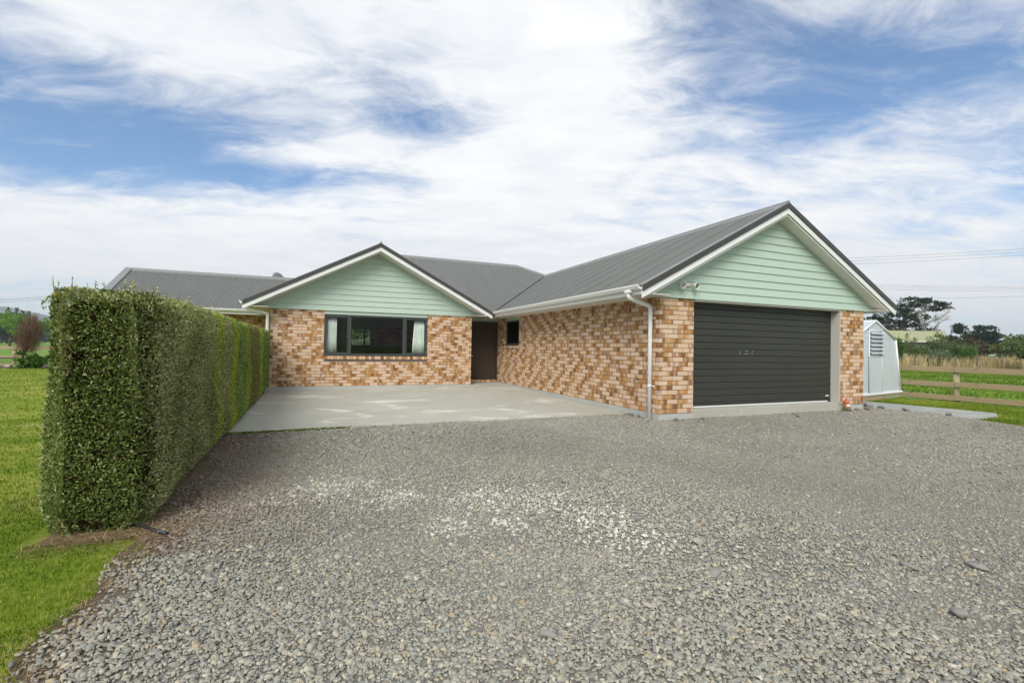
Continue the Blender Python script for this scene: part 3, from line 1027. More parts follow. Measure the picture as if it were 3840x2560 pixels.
wobj('room_dark', MB().box(0.16, 0.17, SW0 - 0.1, SW1 + 0.1, SWZ0 - 0.1, SWZ1 + 0.1), M['carpet'], sw, SL)
sill2 = empty('sill', (0, 0, 0))
sill2.parent = house
edge_bricks(-(SW1 + 0.02), -(SW0 - 0.0), 12, SWZ0 + 0.002, 0.0, rot=-math.pi / 2, parent=sill2)

# --- front door in its recess
fd = empty('front_door', (-0.5, DY, 0.07))
fd.parent = house
fd['label'] = 'dark brown front door in the recess between wing and garage'
FL = (0.5, -DY, -0.07)
wobj('leaf', MB().bbox(-0.955, -0.045, DY - 0.005, DY + 0.04, 0.075, 2.005, 0.004), M['fdoor'], fd, FL)
b = MB()
b.box(-1.215, -0.962, DY - 0.012, DY + 0.05, 0.066, 2.012)
b.box(-0.040, -0.002, DY - 0.012, DY + 0.05, 0.066, 2.012)
b.box(-0.962, -0.040, DY - 0.012, DY + 0.05, 2.008, 2.03)
wobj('door_frame', b, M['fdoor'], fd, FL)
hb = MB()
hb.lathe([(0.0, 0.0), (0.024, 0.0), (0.024, 0.006), (0.0, 0.006)], (0, 0, 0), 12)
h1 = obj('handle', hb, M['chrome'], fd)
h1.location = (0.5 - 0.885, -0.008, 0.80)
h1.rotation_euler = (math.pi / 2, 0, 0)
wobj('handle', MB().tube([(-0.885, DY - 0.01, 0.97), (-0.885, DY - 0.05, 0.97), (-0.79, DY - 0.055, 0.97)], 0.009, 8), M['flash'], fd, FL)
wobj('door_head', MB().box(-1.216, -0.003, DY + 0.01, DY + 0.10, 2.03, 2.30), M['mint'], fd, FL)
wobj('step', MB().box(-1.21, -0.004, DY - 0.002, DY + 0.2, -0.06, 0.064), M['mortar'], fd, FL)
stepb = empty('step_bricks', (0, 0, 0))
stepb.parent = house
for a, e in ((-1.20, -1.09), (-1.08, -0.97), (-0.955, -0.73), (-0.72, -0.61), (-0.60, -0.37), (-0.36, -0.25), (-0.24, -0.01)):
    key = ('step', round(e - a, 3))
    if key not in cache:
        v, f = brick_mesh(e - a, 0.078, True, True, 5)
        me = MB().add(v, f).mesh('brick')
        me.uv_layers.new(name='UVMap')
        me.materials.append(M['brick'])
        cache[key] = me
    o = link('brick', cache[key], None, stepb, (a, DY - 0.012, -0.016))
    o['seed'] = sd()
# porch ceiling and its light
obj('porch_ceiling', MB().box(XR + 0.001, -0.02, YW - 0.02, DY + 0.1, 2.20, 2.23), M['soffit'], house)
pl = obj('porch_light', MB().lathe([(0.0, -0.06), (0.07, -0.055), (0.10, -0.03), (0.105, 0.0), (0.0, 0.0)], (0, 0, 0), 18), M['white'], house, (-0.62, 7.75, 2.199))

# --- garage door: sixteen ribs, each proud of its joint
gd = empty('garage_door', (2.9, 0.19, 0.06))
gd.parent = house
gd['label'] = 'wide dark ribbed garage door'
GL = (-2.9, -0.19, -0.06)
gy = 0.19
zs = [0.082] + [0.137 + 0.1316 * k for k in range(15)] + [2.10]
for z0, z1 in zip(zs[:-1], zs[1:]):
    x0, x1 = P1 - 0.03, P2 + 0.03
    c, dp = 0.012, 0.011
    pr = [(gy + dp, z0), (gy + dp, z0 + 0.003), (gy, z0 + c), (gy, z1 - c), (gy + dp, z1 - 0.001), (gy + 0.03, z1 - 0.001), (gy + 0.03, z0)]
    obj('door_panel', MB().prism([(x0, y, z) for y, z in pr], (x1 - x0, 0, 0)), M['gdoor'], gd, GL)
wobj('bottom_seal', MB().bbox(P1 + 0.005, P2 - 0.12, gy - 0.012, gy + 0.03, 0.054, 0.08, 0.004), M['white'], gd, GL)
wobj('bottom_seal', MB().bbox(P2 - 0.115, P2 - 0.005, gy - 0.005, gy + 0.03, 0.054, 0.08, 0.004), M['black'], gd, GL)
wobj('maker_label', MB().bbox(4.845, 4.955, gy - 0.002, gy + 0.01, 0.178, 0.205, 0.001), M['white'], gd, GL)
for (x, z) in ((2.20, 1.16), (2.21, 1.11), (2.37, 1.167), (2.42, 1.167), (2.35, 1.108), (2.41, 1.108), (2.58, 1.165), (2.552, 1.112)):
    s = obj('rivet_hole', MB().lathe([(0.0, 0.003), (0.007, 0.002), (0.009, 0.0)], (0, 0, 0), 10), M['white'], gd)
    s.location = (x - 2.9, -0.001, z - 0.06)
    s.rotation_euler = (math.pi / 2, 0, 0)
wobj('jamb', MB().box(P2 - 0.012, P2 + 0.010, -0.004, 0.30, 0.052, 2.085), M['gjamb'], gd, GL)
wobj('jamb', MB().box(P1 - 0.010, P1 + 0.006, 0.015, 0.30, 0.052, 2.085), M['gjamb'], gd, GL)
wobj('lintel', MB().box(P1 + 0.008, P2 - 0.014, -0.012, 0.185, 2.088, 2.118), M['gjamb'], gd, GL)
obj('threshold', MB().bbox(P1 + 0.002, P2 - 0.002, 0.004, 0.24, -0.25, 0.050, 0.006), M['slab'], house)

# ------------------------------------------------------------------ gables
SL_ = 0.528
def boards(xc, zA, zb, y0, parent):
    """weatherboards under a rake whose soffit apex is at zA"""
    k, z = 0, zb
    while z < zA - 0.03:
        z1 = min(z + 0.155, zA - 0.004)
        h0, h1 = (zA - z) / SL_, (zA - z1) / SL_
        lap = 0.018
        zt = min(z1 + lap, zA - 0.002)
        ht = max((zA - zt) / SL_, 0.001)
        yb, yt = y0 - 0.030, y0 - 0.010
        v = [(xc - h0, yb, z), (xc + h0, yb, z), (xc + ht, yt, zt), (xc - ht, yt, zt),
             (xc - h0, y0, z), (xc + h0, y0, z), (xc + ht, y0, zt), (xc - ht, y0, zt)]
        f = [(0, 1, 2, 3), (4, 5, 1, 0), (1, 5, 6, 2), (2, 6, 7, 3), (4, 0, 3, 7), (5, 4, 7, 6)]
        obj('weatherboard', MB().add(v, f), M['mint'], parent)
        z = z1
        k += 1


def gable(xc, zr_black, half, y_out, y_wall, zA, name_label):
    """barge boards, flashings and sloping soffits of one gable; half = run to the eave end"""
    g = empty('gable', (0, 0, 0))
    g.parent = house
    g['label'] = name_label
    boards(xc, zA, 2.12, y_wall, g)
    for s in (-1, 1):
        xe = xc + s * half
        def rk(dz, x):                       # height of a line parallel to the rake, dz below the flashing top
            return zr_black - dz - SL_ * abs(x - xc)
        # white barge board
        p = [(xc, y_out, rk(0.110, xc)), (xe, y_out, rk(0.110, xe)), (xe, y_out, rk(0.222, xe)), (xc, y_out, rk(0.222, xc))]
        obj('barge_board', MB().prism(p, (0, 0.022, 0)), M['white'], g)
        # dark flashing: face, small foot and top cover
        fb = MB()
        p = [(xc, y_out - 0.014, rk(0.004, xc)), (xe, y_out - 0.014, rk(0.004, xe)), (xe, y_out - 0.014, rk(0.106, xe)), (xc, y_out - 0.014, rk(0.106, xc))]
        fb.prism(p, (0, 0.010, 0))
        p = [(xc, y_out - 0.020, rk(0.096, xc)), (xe, y_out - 0.020, rk(0.096, xe)), (xe, y_out - 0.020, rk(0.108, xe)), (xc, y_out - 0.020, rk(0.108, xc))]
        fb.prism(p, (0, 0.005, 0))
        obj('barge_flashing', fb, M['flash'], g)
        tb = MB()
        p = [(xc, y_out - 0.014, rk(0.003, xc)), (xe, y_out - 0.014, rk(0.003, xe)), (xe, y_out + 0.12, rk(0.003, xe)), (xc, y_out + 0.12, rk(0.003, xc))]
        tb.prism(p, (0, 0, 0.012))
        obj('barge_cap', tb, M['ridge'], g)
        # sloping soffit between board and wall
        zs_ = lambda x: zA + 0.004 - SL_ * abs(x - xc)
        xq = xc + s * (zA - 2.12) / SL_
        p = [(xc, y_out + 0.022, zs_(xc)), (xq, y_out + 0.022, zs_(xq)), (xq, y_wall - 0.002, zs_(xq)), (xc, y_wall - 0.002, zs_(xc))]
        obj('rake_soffit', MB().prism(p, (0, 0, 0.02)), M['soffit'], g)
    return g


GXC, GZR = 2.945, 4.150
gable(GXC, GZR, 3.575, -0.30, -0.006, 3.885, 'mint weatherboard gable over the garage')
LXC, LZR = -4.10, 4.050
gable(LXC, LZR, 3.385, 6.80, YW - 0.006, 3.815, 'mint weatherboard gable over the wide window')

# ------------------------------------------------------------------ roof
roof = empty('roof', (0, 0, 2.2))
roof.parent = house
roof['label'] = 'grey corrugated steel roof'
RL = (0, 0, -2.2)
PITCH = 0.0762


def corrugated(o0, a, bdir, n, u0, u1, lo, hi, ph=0.0):
    """sheets of corrugated steel; o0 origin, a along the eave, bdir up the slope, lo(u)..hi(u) the extent of each rib"""
    a, bdir, n, o0 = Vector(a), Vector(bdir), Vector(n), Vector(o0)
    width = 10 * PITCH
    u = u0
    while u < u1 - 0.02:
        e = min(u + width, u1)
        cnt = max(2, int(round((e - u) / PITCH * 8)))
        v, f = [], []
        for i in range(cnt + 1):
            uu = u + (e - u) * i / cnt
            vl, vh = lo(uu), hi(uu)
            vh = max(vh, vl + 0.002)
            h = 0.0085 * math.cos(2 * math.pi * (uu - u0) / PITCH + ph) + 0.0085
            h += 0.0035 * max(0, 1 - i / 4) if u > u0 else 0.0         # each sheet's edge stands proud over the last
            for vv in (vl, vh):
                v.append(o0 + a * uu + bdir * vv + n * h)
        for i in range(cnt):
            f.append((2 * i, 2 * i + 2, 2 * i + 3, 2 * i + 1))
        obj('roof_sheet', MB().add(v, f, True), M['roof'], roof, RL)
        u = e


CS, SN = 1 / math.sqrt(1 + SL_ ** 2), SL_ / math.sqrt(1 + SL_ ** 2)
GE = -0.69                                     # garage eave (x)
gz = lambda x: GZR - 0.022 - SL_ * abs(x - GXC)
# garage, slope facing -x, from the front gable to the valley
def g_hi(u):                                   # u runs along +y from -0.29
    return (GXC - GE) / CS - 0.02


def g_lo(u):
    y = -0.29 + u
    xv = GE + max(0.0, y - 6.80) + (0.05 if y > 6.75 else 0)
    return (xv - GE) / CS


corrugated((GE, -0.29, gz(GE)), (0, 1, 0), (CS, 0, SN), (-SN, 0, CS), 0, 10.35 + 0.29, g_lo, g_hi)
# middle block, slope facing the camera
YR0 = 10.42                                    # where the garage ridge meets it
MRY = 11.28
mz = lambda y: GZR - 0.022 - SL_ * (YR0 - y)
MRZ = mz(MRY)
def m_lo(u):
    x = -3.95 + u
    yv = max(YR0 - (GXC - x), 6.15 - x - 0.0) + 0.05
    return (yv - 6.4) / CS


def m_hi(u):
    x = -3.95 + u
    yh = min(MRY, YR0 + (GXC - x), 10.25 + (x - LXC)) - 0.015
    return (yh - 6.4) / CS


corrugated((-3.95, 6.4, mz(6.4)), (1, 0, 0), (0, CS, SN), (0, -SN, CS), 0.0, 2.9 + 3.95, m_lo, m_hi)
# rear left wing
LRY, LRZ, LEY = 13.02, 3.640, 10.34
lz = lambda y: LRZ - SL_ * (LRY - y)
corrugated((-11.77, LEY, lz(LEY)), (1, 0, 0), (0, CS, SN), (0, -SN, CS), 0.0, 5.6, lambda u: 0.0, lambda u: (LRY - LEY) / CS - 0.01)
# slopes that face away
b = MB()
b.add([(GXC, -0.29, gz(GXC)), (6.58, -0.29, gz(6.58)), (6.58, 16.7, gz(6.58)), (GXC, 16.7, gz(GXC))], [(0, 1, 2, 3)])
b.add([(LXC, 6.80, LZR - 0.022), (-0.69, 6.80, LZR - 0.022 - SL_ * 3.41), (-4.0, 10.2, LZR - 0.03)], [(0, 1, 2)])
zl = LZR - 0.022
b.add([(LXC, 6.80, zl), (LXC, 14.2, zl), (-7.5, 10.6, zl - SL_ * 3.4), (-7.5, 6.80, zl - SL_ * 3.4)], [(0, 1, 2, 3)])
b.add([(2.07, MRY, MRZ), (-3.21, MRY, MRZ), (-4.1, 12.2, mz(10.42)), (-4.1, 16.7, mz(5.9)), (2.95, 16.7, mz(5.9)), (2.95, 12.14, mz(10.42))], [(0, 1, 2, 3, 4, 5)])
b.add([(2.07, MRY, MRZ), (2.95, 12.14, mz(10.42)), (2.95, 10.42, mz(10.42))], [(0, 1, 2)])
b.add([(-3.21, MRY, MRZ), (-4.1, 10.25, mz(10.25)), (-4.1, 12.2, mz(10.42))], [(0, 1, 2)])
b.add([(-11.77, LRY, LRZ), (-6.2, LRY, LRZ), (-6.2, 15.7, lz(10.34)), (-11.77, 15.7, lz(10.34))], [(0, 1, 2, 3)])
obj('back_slopes', b, M['roof'], roof, RL)

# valley trays
b = MB()
for (p0, p1, sx) in (((GE, 6.80), (GXC, YR0), 1),):
    za, zb = gz(p0[0]) - 0.045, gz(p1[0]) - 0.045
    d = 0.12
    b.add([(p0[0] - 0.02, p0[1], za), (p1[0], p1[1], zb), (p1[0] + d, p1[1] - d + d, zb + SL_ * d * 0.0), (p0[0] + d, p0[1], za + SL_ * d)], [(0, 1, 2, 3)])
    b.add([(p0[0] - 0.02, p0[1], za), (p0[0] - 0.02, p0[1] + d, za + SL_ * d), (p1[0], p1[1] + d, zb + SL_ * d * 0.2), (p1[0], p1[1], zb)], [(0, 1, 2, 3)])
obj('valley_tray', b, M['flash'], roof, RL)


def cap(p0, p1, s1, s2, wd=0.14, name='ridge_cap', m='ridge'):
    """folded ridge or hip cap from p0 to p1; s1, s2 down-slope unit vectors on the two sides"""
    p0, p1, s1, s2 = Vector(p0), Vector(p1), Vector(s1), Vector(s2)
    up = Vector((0, 0, 0.030))
    rr = Vector((0, 0, 0.022))
    prof = [s1 * wd - up * 0.45, s1 * wd, s1 * 0.02 + up * 0.9, s1 * 0.012 + up + rr * 0.8, up + rr, s2 * 0.012 + up + rr * 0.8, s2 * 0.02 + up * 0.9, s2 * wd, s2 * wd - up * 0.45]
    v = [p0 + q + Vector((0, 0, 0.004)) for q in prof] + [p1 + q + Vector((0, 0, 0.004)) for q in prof]
    k = len(prof)
    f = [(i, i + 1, k + i + 1, k + i) for i in range(k - 1)]
    return obj(name, MB().add(v, f), M[m], roof, RL)


dL, dR = Vector((-CS, 0, -SN)), Vector((CS, 0, -SN))
dF, dB = Vector((0, -CS, -SN)), Vector((0, CS, -SN))
cap((GXC, -0.31, gz(GXC) + 0.008), (GXC, YR0 - 0.02, gz(GXC) + 0.008), dL, dR)
cap((LXC, 6.78, LZR - 0.012), (LXC, 10.2, LZR - 0.012), dL, dR)
cap((-3.21, MRY, MRZ + 0.008), (2.07, MRY, MRZ + 0.008), dF, dB)
cap((2.05, MRY + 0.02, MRZ + 0.006), (GXC - 0.02, YR0 + 0.0, gz(GXC) + 0.01), dF * 0.9, Vector((0.8, 0.35, -0.47)), name='hip_cap')
cap((-3.19, MRY + 0.02, MRZ + 0.004), (-4.08, 10.27, mz(10.25)), dF * 0.9, Vector((-0.8, 0.35, -0.47)), name='hip_cap')
cap((-11.80, LRY, LRZ + 0.008), (-6.3, LRY, LRZ + 0.008), dF, dB)
# rear wing barge capping on its left end
b = MB()
b.prism([(-11.80, LEY, lz(LEY) + 0.03), (-11.60, LEY, lz(LEY) + 0.03), (-11.60, LRY, LRZ + 0.03), (-11.80, LRY, LRZ + 0.03)], (0, 0, 0.014))
b.prism([(-11.80, LEY, lz(LEY) + 0.03), (-11.80, LRY, LRZ + 0.03), (-11.80, LRY, LRZ - 0.10), (-11.80, LEY, lz(LEY) - 0.10)], (0.012, 0, 0))
obj('barge_cap', b, M['ridge'], roof, RL)
# roof screws on the rear wing
for j, vv in enumerate((0.35, 1.15, 1.95, 2.7)):
    for k in range(24):
        u = 0.25 + k * 0.2286 + (0.0762 if j % 2 else 0)
        if u < 5.4:
            s = Vector((-11.77, LEY, lz(LEY))) + Vector((u, 0, 0)) + Vector((0, CS, SN)) * vv
            if 'screw' not in cache:
                cache['screw'] = MB().lathe([(0.0, 0.012), (0.009, 0.011), (0.012, 0.0)], (0, 0, 0), 6).mesh('screw')
                cache['screw'].materials.append(M['flash'])
            link('screw', cache['screw'], None, roof, (s.x, s.y, s.z + 0.015 - 2.2), (math.atan(SL_), 0, 0))

# ------------------------------------------------------------------ eaves, gutters, downpipes
b = MB()
b.box(-0.598, -0.002, -0.276, YW - 0.5, 2.122, 2.134)
obj('soffit', b, M['soffit'], house)
obj('soffit', MB().box(-0.598, -0.002, YW - 0.5, DY, 2.1225, 2.134), M['soffit'], house)
obj('soffit', MB().box(GW + 0.002, 6.5, -0.276, 9, 2.122, 2.134), M['soffit'], house)
obj('soffit', MB().box(-7.44, XL - 0.001, 6.824, 10.6, 2.122, 2.134), M['soffit'], house)
obj('soffit', MB().box(XR + 0.002, -0.74, 6.824, YW - 0.02, 2.122, 2.134), M['soffit'], house)
obj('fascia', MB().box(-0.618, -0.598, -0.276, 6.83, 2.112, 2.262), M['white'], house)
obj('fascia', MB().box(6.50, 6.52, -0.276, 9, 2.112, 2.262), M['white'], house)
obj('fascia', MB().box(-11.6, -7.0, 10.40, 10.42, 2.10, 2.25), M['white'], house)
obj('soffit', MB().box(-11.6, -6.95, 10.42, 11.0, 2.105, 2.118), M['soffit'], house)


def gutter(p0, p1, outv):
    """ogee gutter; the back is at p0/p1, outv points away from the fascia"""
    p0, p1, outv = Vector(p0), Vector(p1), Vector(outv)
    prof = [(0.0, -0.005), (0.0, -0.078), (0.055, -0.078), (0.075, -0.062), (0.088, -0.040), (0.098, -0.028), (0.104, -0.020), (0.104, 0.0), (0.094, 0.002), (0.094, -0.012), (0.01, -0.06)]
    v = [p0 + outv * a + Vector((0, 0, z)) for a, z in prof] + [p1 + outv * a + Vector((0, 0, z)) for a, z in prof]
    k = len(prof)
    f = [(i, (i + 1) % k, k + (i + 1) % k, k + i) for i in range(k)]
    f += [tuple(range(k - 1, -1, -1)), tuple(range(k, 2 * k))]
    return obj('gutter', MB().add(v, f), M['upvc'], house)


gutter((-0.619, -0.285, 2.268), (-0.619, 6.86, 2.262), (-1, 0, 0))
gutter((-11.7, 10.399, 2.252), (-7.02, 10.399, 2.252), (0, -1, 0))
gutter((-7.462, 6.83, 2.262), (-7.462, 10.3, 2.262), (-1, 0, 0))


def arc_path(pts, r=0.06, n=4):
    out_ = [Vector(pts[0])]
    for a, b_, c in zip(pts[:-2], pts[1:-1], pts[2:]):
        a, b_, c = Vector(a), Vector(b_), Vector(c)
        d1, d2 = (a - b_).normalized(), (c - b_).normalized()
        for i in range(n + 1):
            t = i / n
            out_.append((b_ + d1 * r) * (1 - t) ** 2 + b_ * 2 * t * (1 - t) + (b_ + d2 * r) * t ** 2)
    out_.append(Vector(pts[-1]))
    return out_


dp = obj('downpipe', MB().tube(arc_path([(-0.665, 0.03, 2.20), (-0.665, 0.03, 2.065), (-0.058, 0.185, 1.955), (-0.058, 0.19, -0.115)]), 0.038, 16), M['upvc'], house)
obj('outlet', MB().bbox(-0.715, -0.615, -0.045, 0.105, 2.148, 2.192, 0.008), M['upvc'], dp)
for z in (1.73, 0.50):
    b = MB().tube([(-0.058, 0.187, z - 0.014), (-0.058, 0.187, z + 0.014)], 0.041, 16)
    b.tube([(-0.058, 0.14, z), (-0.05, 0.06, z)], 0.008, 6)
    obj('bracket', b, M['upvc'], dp)
dp2 = obj('downpipe', MB().tube(arc_path([(-7.40, 6.93, 2.20), (-7.40, 6.93, 2.05), (-6.945, 7.21, 1.965), (-6.945, 7.215, -0.13)]), 0.038, 14), M['upvc'], house)
obj('bracket', MB().tube([(-6.945, 7.215, 1.1), (-6.945, 7.215, 1.13)], 0.041, 14), M['upvc'], dp2)

# ------------------------------------------------------------------ the room behind the wide window
RY = 15.2
b = MB()
b.box(XL + 0.13, -5.95, YW + 0.16, YW + 0.18, 0.0, 2.42)
b.box(-5.95, -2.2, YW + 0.16, YW + 0.18, 0.0, WZ0 - 0.05)
b.box(-5.95, -2.2, YW + 0.16, YW + 0.18, WZ1 + 0.05, 2.42)
b.box(-2.2, XR - 0.13, YW + 0.16, YW + 0.18, 0.0, 2.42)
b.box(XL + 0.125, XL + 0.14, YW + 0.16, RY, 0.0, 2.42)
b.box(-1.36, XR - 0.13, YW + 0.16, RY, 0.0, 2.42)
BWX0, BWX1, BWZ0, BWZ1 = -4.49, -3.46, 1.14, 1.92
b.box(XL + 0.13, BWX0, RY, RY + 0.1, 0, 2.42)
b.box(BWX1, XR - 0.13, RY, RY + 0.1, 0, 2.42)
b.box(BWX0, BWX1, RY, RY + 0.1, 0, BWZ0)
b.box(BWX0, BWX1, RY, RY + 0.1, BWZ1, 2.42)
b.box(XL + 0.13, XR - 0.13, YW + 0.16, RY + 0.1, 2.42, 2.45)
obj('room_wall', b, M['room'], house)
obj('room_floor', MB().box(XL + 0.13, XR - 0.13, YW + 0.18, RY, -0.05, 0.02), M['carpet'], house)
bw = empty('window', ((BWX0 + BWX1) / 2, RY, BWZ0))
bw.parent = house
bw['label'] = 'far window across the room'
b = MB()
b.box(BWX0, BWX1, RY + 0.02, RY + 0.07, BWZ0, BWZ0 + 0.04)
b.box(BWX0, BWX1, RY + 0.02, RY + 0.07, BWZ1 - 0.03, BWZ1)
b.box(BWX0, BWX0 + 0.035, RY + 0.021, RY + 0.069, BWZ0 + 0.04, BWZ1 - 0.03)
b.box(BWX1 - 0.025, BWX1, RY + 0.021, RY + 0.069, BWZ0 + 0.04, BWZ1 - 0.03)
b.box(-3.775, -3.70, RY + 0.018, RY + 0.072, BWZ0 + 0.04, BWZ1 - 0.03)
wobj('frame', b, M['alu'], bw, (-(BWX0 + BWX1) / 2, -RY, -BWZ0))


def curtain(x0, x1, xb0, xb1, label):
    n, zs_ = 60, (WZ0 + 0.05, WZ0 + 0.45, WZ1 - 0.4, WZ1 - 0.02)
    v, f = [], []
    for j, z in enumerate(zs_):
        t = j / 3
        a, e = xb0 + (x0 - xb0) * t, xb1 + (x1 - xb1) * t
        for i in range(n + 1):
            u = i / n
            v.append((a + (e - a) * u, YW + 0.135 + 0.022 * math.sin(u * 44) + 0.010 * math.sin(u * 97 + j), z))
    for j in range(3):
        for i in range(n):
            q = j * (n + 1) + i
            f.append((q, q + 1, q + n + 2, q + n + 1))
    o = obj('curtain', MB().add(v, f, True), M['curtain'])
    sm = o.modifiers.new('thickness', 'SOLIDIFY')
    sm.thickness = 0.004
    return tag(o, label, 'curtain', 'curtains of the wide window')


curtain(-5.455, -5.20, -5.465, -5.20, 'white curtain drawn aside at the left end of the wide window')
curtain(-2.99, -2.70, -3.06, -2.68, 'white curtain drawn aside at the right end of the wide window')
o = obj('painting', MB().bbox(-3.21, -1.50, RY - 0.045, RY - 0.003, 1.24, 1.99, 0.004), M['canvas'])
tag(o, 'dark red and orange painting on the far wall inside the wide window', 'painting')
lp = empty('table_lamp', (-2.1, RY - 0.5, 0.02))
tag(lp, 'pale table lamp seen low inside the wide window', 'lamp')
obj('lamp_shade', MB().lathe([(0.13, 0.78), (0.11, 1.12), (0.105, 1.12), (0.125, 0.78)], seg=20), M['curtain'], lp)
obj('stem', MB().tube([(0, 0, 0.55), (0, 0, 0.85)], 0.014, 8), M['dish'], lp)
obj('base', MB().lathe([(0.0, 0.57), (0.07, 0.565), (0.07, 0.55), (0.0, 0.55)], seg=16), M['dish'], lp)
cb = empty('bedside_cabinet', (-2.1, RY - 0.45, 0.02))
tag(cb, 'low dark cabinet under the table lamp inside the house', 'cabinet')
obj('body', MB().bbox(-0.25, 0.25, -0.2, 0.2, 0.02, 0.54, 0.006), M['fdoor'], cb)

# ------------------------------------------------------------------ hedge
def leaf_quads(c, d, nrm, L, W, bend=0.25):
    """folded leaves: centre line from c along d (unit), width direction from d x nrm; (N,3) arrays, L, W (N,)"""
    s = np.cross(d, nrm)
    s /= np.linalg.norm(s, axis=1, keepdims=True) + 1e-9
    n2 = np.cross(s, d)
    L, W = L[:, None], W[:, None]
    p0 = c
    p1 = c + d * L * 0.5 + s * W * 0.5 + n2 * W * bend
    p2 = c + d * L
    p3 = c + d * L * 0.5 - s * W * 0.5 + n2 * W * bend
    v = np.stack([p0, p1, p2, p3], 1).reshape(-1, 3)
    i = np.arange(len(c))[:, None] * 4
    f = np.concatenate([np.c_[i, i + 1, i + 2], np.c_[i, i + 2, i + 3]], 1).reshape(-1, 3)
    return v, f


def rand_unit(n):
    a = RNG.normal(size=(n, 3))
    return a / np.linalg.norm(a, axis=1, keepdims=True)


def lumps(p, s=1.0, k=0):
    x, y, z = p[:, 0] * s, p[:, 1] * s, p[:, 2] * s
    return (np.sin(x * 5.1 + 1.3 * np.sin(z * 4.3 + k)) + np.sin(y * 4.7 + k + 1.7 * np.sin(z * 3.1)) + np.sin(z * 6.3 + 2.1 * np.sin(y * 2.9 + x * 3.3 + k)) +
            0.6 * np.sin(x * 13 + z * 11) * np.sin(y * 12 - z * 9 + k)) / 3.6


hedge = empty('hedge', (-7.07, 2.4, GZ))
tag(hedge, 'long clipped hedge with small grey-green leaves beside the gravel drive', 'hedge')
HX0, HX1, HY0, HY1, HZ1 = -7.345, -6.765, -2.835, 7.75, 1.505
HB = GZ + 0.03
HL = (7.07, -2.4, -GZ)


def hedge_x1(y):                                # the right face leans a little away
    return HX1 - 0.14 * np.clip((y - HY0) / 9.0, 0, 1)


def hedge_face(face, y0, y1, dens):
    """points, outward normals"""
    if face == 'front':
        n = int((HX1 - HX0) * (HZ1 - HB) * dens)
        p = np.c_[RNG.uniform(HX0, HX1, n), np.full(n, HY0), RNG.uniform(HB, HZ1, n)]
        nr = np.tile([0, -1.0, 0], (n, 1))
    elif face == 'right':
        n = int((y1 - y0) * (HZ1 - HB) * dens)
        y = RNG.uniform(y0, y1, n)
        p = np.c_[hedge_x1(y), y, RNG.uniform(HB, HZ1, n)]
        nr = np.tile([1.0, 0, 0], (n, 1))
    elif face == 'left':
        n = int((y1 - y0) * (HZ1 - HB) * dens)
        p = np.c_[np.full(n, HX0), RNG.uniform(y0, y1, n), RNG.uniform(HB, HZ1, n)]
        nr = np.tile([-1.0, 0, 0], (n, 1))
    else:
        n = int((y1 - y0) * (HX1 - HX0) * dens)
        y = RNG.uniform(y0, y1, n)
        p = np.c_[HX0 + (hedge_x1(y) - HX0) * RNG.uniform(0, 1, n), y, np.full(n, HZ1)]
        nr = np.tile([0, 0, 1.0], (n, 1))
    return p, nr


def round_edges(p, nr):
    """pull points near the long edges in, so the hedge has soft shoulders and a tucked base"""
    q = p.copy()
    top = np.clip((p[:, 2] - (HZ1 - 0.16)) / 0.16, 0, 1)
    bot = np.clip((HB + 0.22 - p[:, 2]) / 0.22, 0, 1)
    xm = (HX0 + hedge_x1(p[:, 1])) / 2
    hw = (hedge_x1(p[:, 1]) - HX0) / 2
    side = nr[:, 2] < 0.5
    pull = np.where(side, 0.07 * top ** 2 + 0.09 * bot ** 2, 0)
    fr = np.clip((HY0 + 0.14 - p[:, 1]) / 0.14, 0, 1)
    q[:, 0] = xm + (p[:, 0] - xm) * (1 - np.where(np.abs(nr[:, 0]) > 0.5, pull / hw, 0))
    q[:, 0] -= np.where(np.abs(nr[:, 0]) > 0.5, nr[:, 0] * 0.10 * fr ** 2, 0)
    q[:, 1] += np.where(nr[:, 1] < -0.5, pull, 0)
    cx = np.abs(p[:, 0] - xm) / hw
    q[:, 1] += np.where(nr[:, 1] < -0.5, 0.10 * np.clip((cx - 0.6) / 0.4, 0, 1) ** 2, 0)
    q[:, 2] -= np.where(nr[:, 2] > 0.5, 0.06 * np.clip((cx - 0.6) / 0.4, 0, 1) ** 2 + 0.05 * fr ** 2, 0)
    return q


SECT = [(-2.86, -0.35, 'hedge_grey', 'dull olive-grey foliage'), (-0.35, -0.12, 'hedge_yellow', 'thin band of yellow-green foliage'),
        (-0.12, 0.75, 'hedge_grey', 'olive foliage'), (0.75, 1.25, 'hedge_yellow', 'yellow-green foliage'),
        (1.25, 2.55, 'hedge_green', 'fresh mid-green foliage'), (2.55, 2.95, 'hedge_yellow', 'second yellow-green band of foliage'),
        (2.95, 4.7, 'hedge_brown', 'brownish olive foliage'), (4.7, 5.4, 'hedge_yellow', 'yellow-green foliage near the house'),
        (5.4, 7.75, 'hedge_green', 'green foliage at the house end')]


